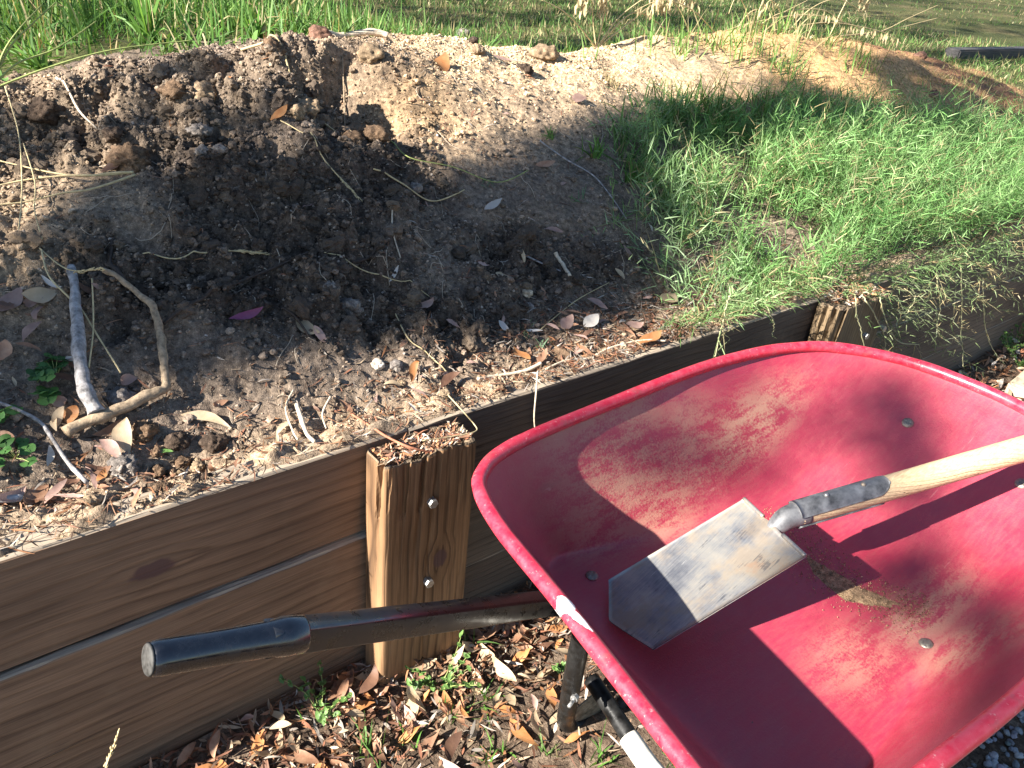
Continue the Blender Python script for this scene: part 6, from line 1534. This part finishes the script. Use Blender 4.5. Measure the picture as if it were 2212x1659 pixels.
# broad leaved weeds: stem with oval leaves, and clover like rosettes
M_WEED = mat_leaf('weed_leaf', (.10, .20, .05), (.17, .28, .08), .3, .5)
M_CLOVER = mat_leaf('clover_leaf', (.045, .12, .03), (.08, .18, .045), .25, .55)
oval = leaf_mesh('weed_leaf', .024, .0085, .5, .4, .2, M_WEED, 5, .8, 6)
def clover(seed):
    V, F = [], []; base = 0
    for q in range(3):
        a = q * 2.094 + .2; n = 8
        ring = [(0, 0, 0)] + [(.011 * (math.cos(t) * .55 + .62) , .0085 * math.sin(t), .0015 * math.cos(2 * t)) for t in np.linspace(-2.7, 2.7, n)]
        for p in ring: V.append((p[0] * math.cos(a) - p[1] * math.sin(a), p[0] * math.sin(a) + p[1] * math.cos(a), p[2]))
        F += [(base, base + k + 1, base + k + 2) for k in range(n - 1)]; base += n + 1
    return np_mesh('leaf', np.array(V), np.array(F), M_CLOVER, True)
CLOV = clover(1)
for k, (x, y, kind, n_, spread, label) in enumerate(DATA['weeds']):
    z0 = float(surf(np.array([x]), np.array([y]))[0])
    w_ = tag(empty('weed' if kind == 'oval' else 'clover_weed', (x, y, z0)), label, 'weed')
    if kind == 'oval':
        for s_ in range(n_):
            a_ = rng.uniform(0, 6.28); L_ = spread * rng.uniform(.5, 1.1)
            p = np.array([[0, 0, 0], [.35 * L_ * math.cos(a_), .35 * L_ * math.sin(a_), .45 * L_], [.8 * L_ * math.cos(a_ + .2), .8 * L_ * math.sin(a_ + .2), .75 * L_]])
            path = catmull(p, 6); V, Q, T = tube(path, np.linspace(.0011, .0006, len(path)), 5)
            st_ = link('stem', np_mesh('stem', V, [Q, T], M_GREENSTALK, True), w_)
            for q in range(3, len(path), 2):
                for rep in range(2):
                    lf = link('leaf', oval, st_); lf.location = path[q]; lf.scale = (rng.uniform(.6, 1.1),) * 3
                    lf.rotation_euler = (rng.uniform(-.6, .6), rng.uniform(-.7, .4), rng.uniform(0, 6.28))
    else:
        for s_ in range(n_):
            a_ = rng.uniform(0, 6.28); r_ = spread * rng.random() ** .6; h_ = rng.uniform(.008, .03)
            path = np.array([[0, 0, 0], [r_ * .6 * math.cos(a_), r_ * .6 * math.sin(a_), h_ * .8], [r_ * math.cos(a_), r_ * math.sin(a_), h_]])
            V, Q, T = tube(catmull(path, 4), .0007, 5); link('stem', np_mesh('stem', V, [Q, T], M_GREENSTALK, True), w_)
            lf = link('leaf', CLOV, w_); lf.location = path[-1]; lf.scale = (rng.uniform(.75, 1.25),) * 3
            lf.rotation_euler = (rng.uniform(-.5, .3), rng.uniform(-.4, .4), rng.uniform(0, 6.28))

# seeding grasses on the crest: arching culms with hanging spikelets
M_OAT = mat_leaf('ripe_spikelet', (.42, .34, .19), (.50, .41, .24), .3, .6)
spik = leaf_mesh('spikelet', .040, .0065, .3, .3, .5, M_OAT, 3, .8, 5)
for k, (name, culms, label) in enumerate(DATA['seed_grass']):
    root_ = culms[0][0][0]
    g_ = tag(empty(name, tuple(root_)), label, 'seeding grass')
    for pts, heads in culms:
        path = catmull(np.array(pts) - np.array(root_), 10)
        V, Q, T = tube(path, np.linspace(.0026, .0012, len(path)), 5)
        cu = link('culm', np_mesh('culm', V, [Q, T], M_STRAW if heads != -1 else M_GREENSTALK, True), g_)
        if heads > 0:
            for q in range(heads):
                i_ = int(len(path) * (.58 + .41 * q / heads)); i_ = min(i_, len(path) - 1)
                for rep in range(5):
                    sp_ = link('spikelet', spik, cu); ln_ = rng.uniform(.008, .028)
                    sp_.location = path[i_] + np.array([rng.normal(0, .014), rng.normal(0, .012), -ln_])
                    sp_.rotation_euler = (rng.uniform(-.3, .3), 1.57 + rng.uniform(-.35, .35), rng.uniform(0, 6.28)); sp_.scale = (rng.uniform(.8, 1.25),) * 3

# ---------------------------------------------------------------- gum tree standing left of the view; its crown shades the bank
tree = tag(empty('gum_tree', (-5.4, 4.3, .62)), 'tall gum tree outside the left of the view that shades the bank', 'tree')
M_GUM = mat_simple('gum_bark', (.36, .30, .25), .8, 0, .2, nscale=9, var=.35, bump=.5)
M_GUMLEAF = mat_leaf('gum_leaf', (.055, .085, .04), (.08, .115, .055), .2, .45)
trunk_path = catmull([(-5.4, 4.3, .4), (-5.35, 4.2, 2.0), (-5.2, 3.9, 3.6), (-5.05, 3.6, 5.2), (-4.9, 3.4, 6.8), (-4.8, 3.3, 8.0)], 6)
V, Q, T = tube(trunk_path, np.linspace(.19, .05, len(trunk_path)), 16, False, True, .05, 3)
tl = np.array(tree.location)
link('trunk', np_mesh('trunk', V - tl, [Q, T], M_GUM, True), tree)
LP, LD = [], []
boughs = [np.array(b[:3]) + SUN * (b[6] + b[7]) / 2 for b in DATA['shade']]
# every bough grows from its nearest neighbour, the first ones from the trunk
joined = [trunk_path[k_] for k_ in range(8, len(trunk_path), 4)]; todo = list(range(len(boughs)))
while todo:
    best = min(((np.linalg.norm((boughs[t_] - j_) * np.array([1, 1.6, 1])), t_, q_) for t_ in todo for q_, j_ in enumerate(joined)), key=lambda a_: a_[0])
    b0 = joined[best[2]]; cpt = boughs[best[1]]
    V, Q, T = tube(catmull([b0, (b0 + cpt) / 2 + np.array([0, 0, .04]), cpt], 5), np.linspace(.013, .007, 11), 6)
    link('limb', np_mesh('limb', V - tl, [Q, T], M_GUM, True), tree)
    joined.append(cpt); todo.remove(best[1])
for (sx, sy, sz, rx, ry, nleaf, k0, k1) in DATA['shade']:
    # sprigs of leaves spread across the bough
    nsp = max(int(nleaf / 9), 1)
    a_ = rng.uniform(0, 6.28, nsp); r_ = np.sqrt(rng.random(nsp))
    spx = sx + rx * r_ * np.cos(a_); spy = sy + ry * r_ * np.sin(a_)
    kd = rng.uniform(k0, k1, nsp)
    sp_ = np.column_stack([spx, spy, np.full(nsp, sz)]) + SUN[None] * kd[:, None]
    dr = rng.normal(0, 1, (nsp, 3)); dr[:, 2] -= .4; dr /= np.linalg.norm(dr, axis=1)[:, None]
    for q in range(9):
        LP.append(sp_ + dr * (.018 * (q - 4)) + rng.normal(0, .012, (nsp, 3)))
        d_ = dr * .5 + rng.normal(0, .6, (nsp, 3)) + np.array([0, 0, -.5]); LD.append(d_ / np.linalg.norm(d_, axis=1)[:, None])
LP = np.concatenate(LP); LD = np.concatenate(LD); n_ = len(LP)
side = np.cross(LD, SUN[None] + rng.normal(0, .6, (n_, 3)))
crown = link('crown', blade_mesh('crown', LP - tl, LD, rng.uniform(.07, .13, n_), rng.uniform(.016, .026, n_), rng.uniform(0, .2, n_), np.ones((n_, 3)), M_GUMLEAF, side=side, segs=3), tree)
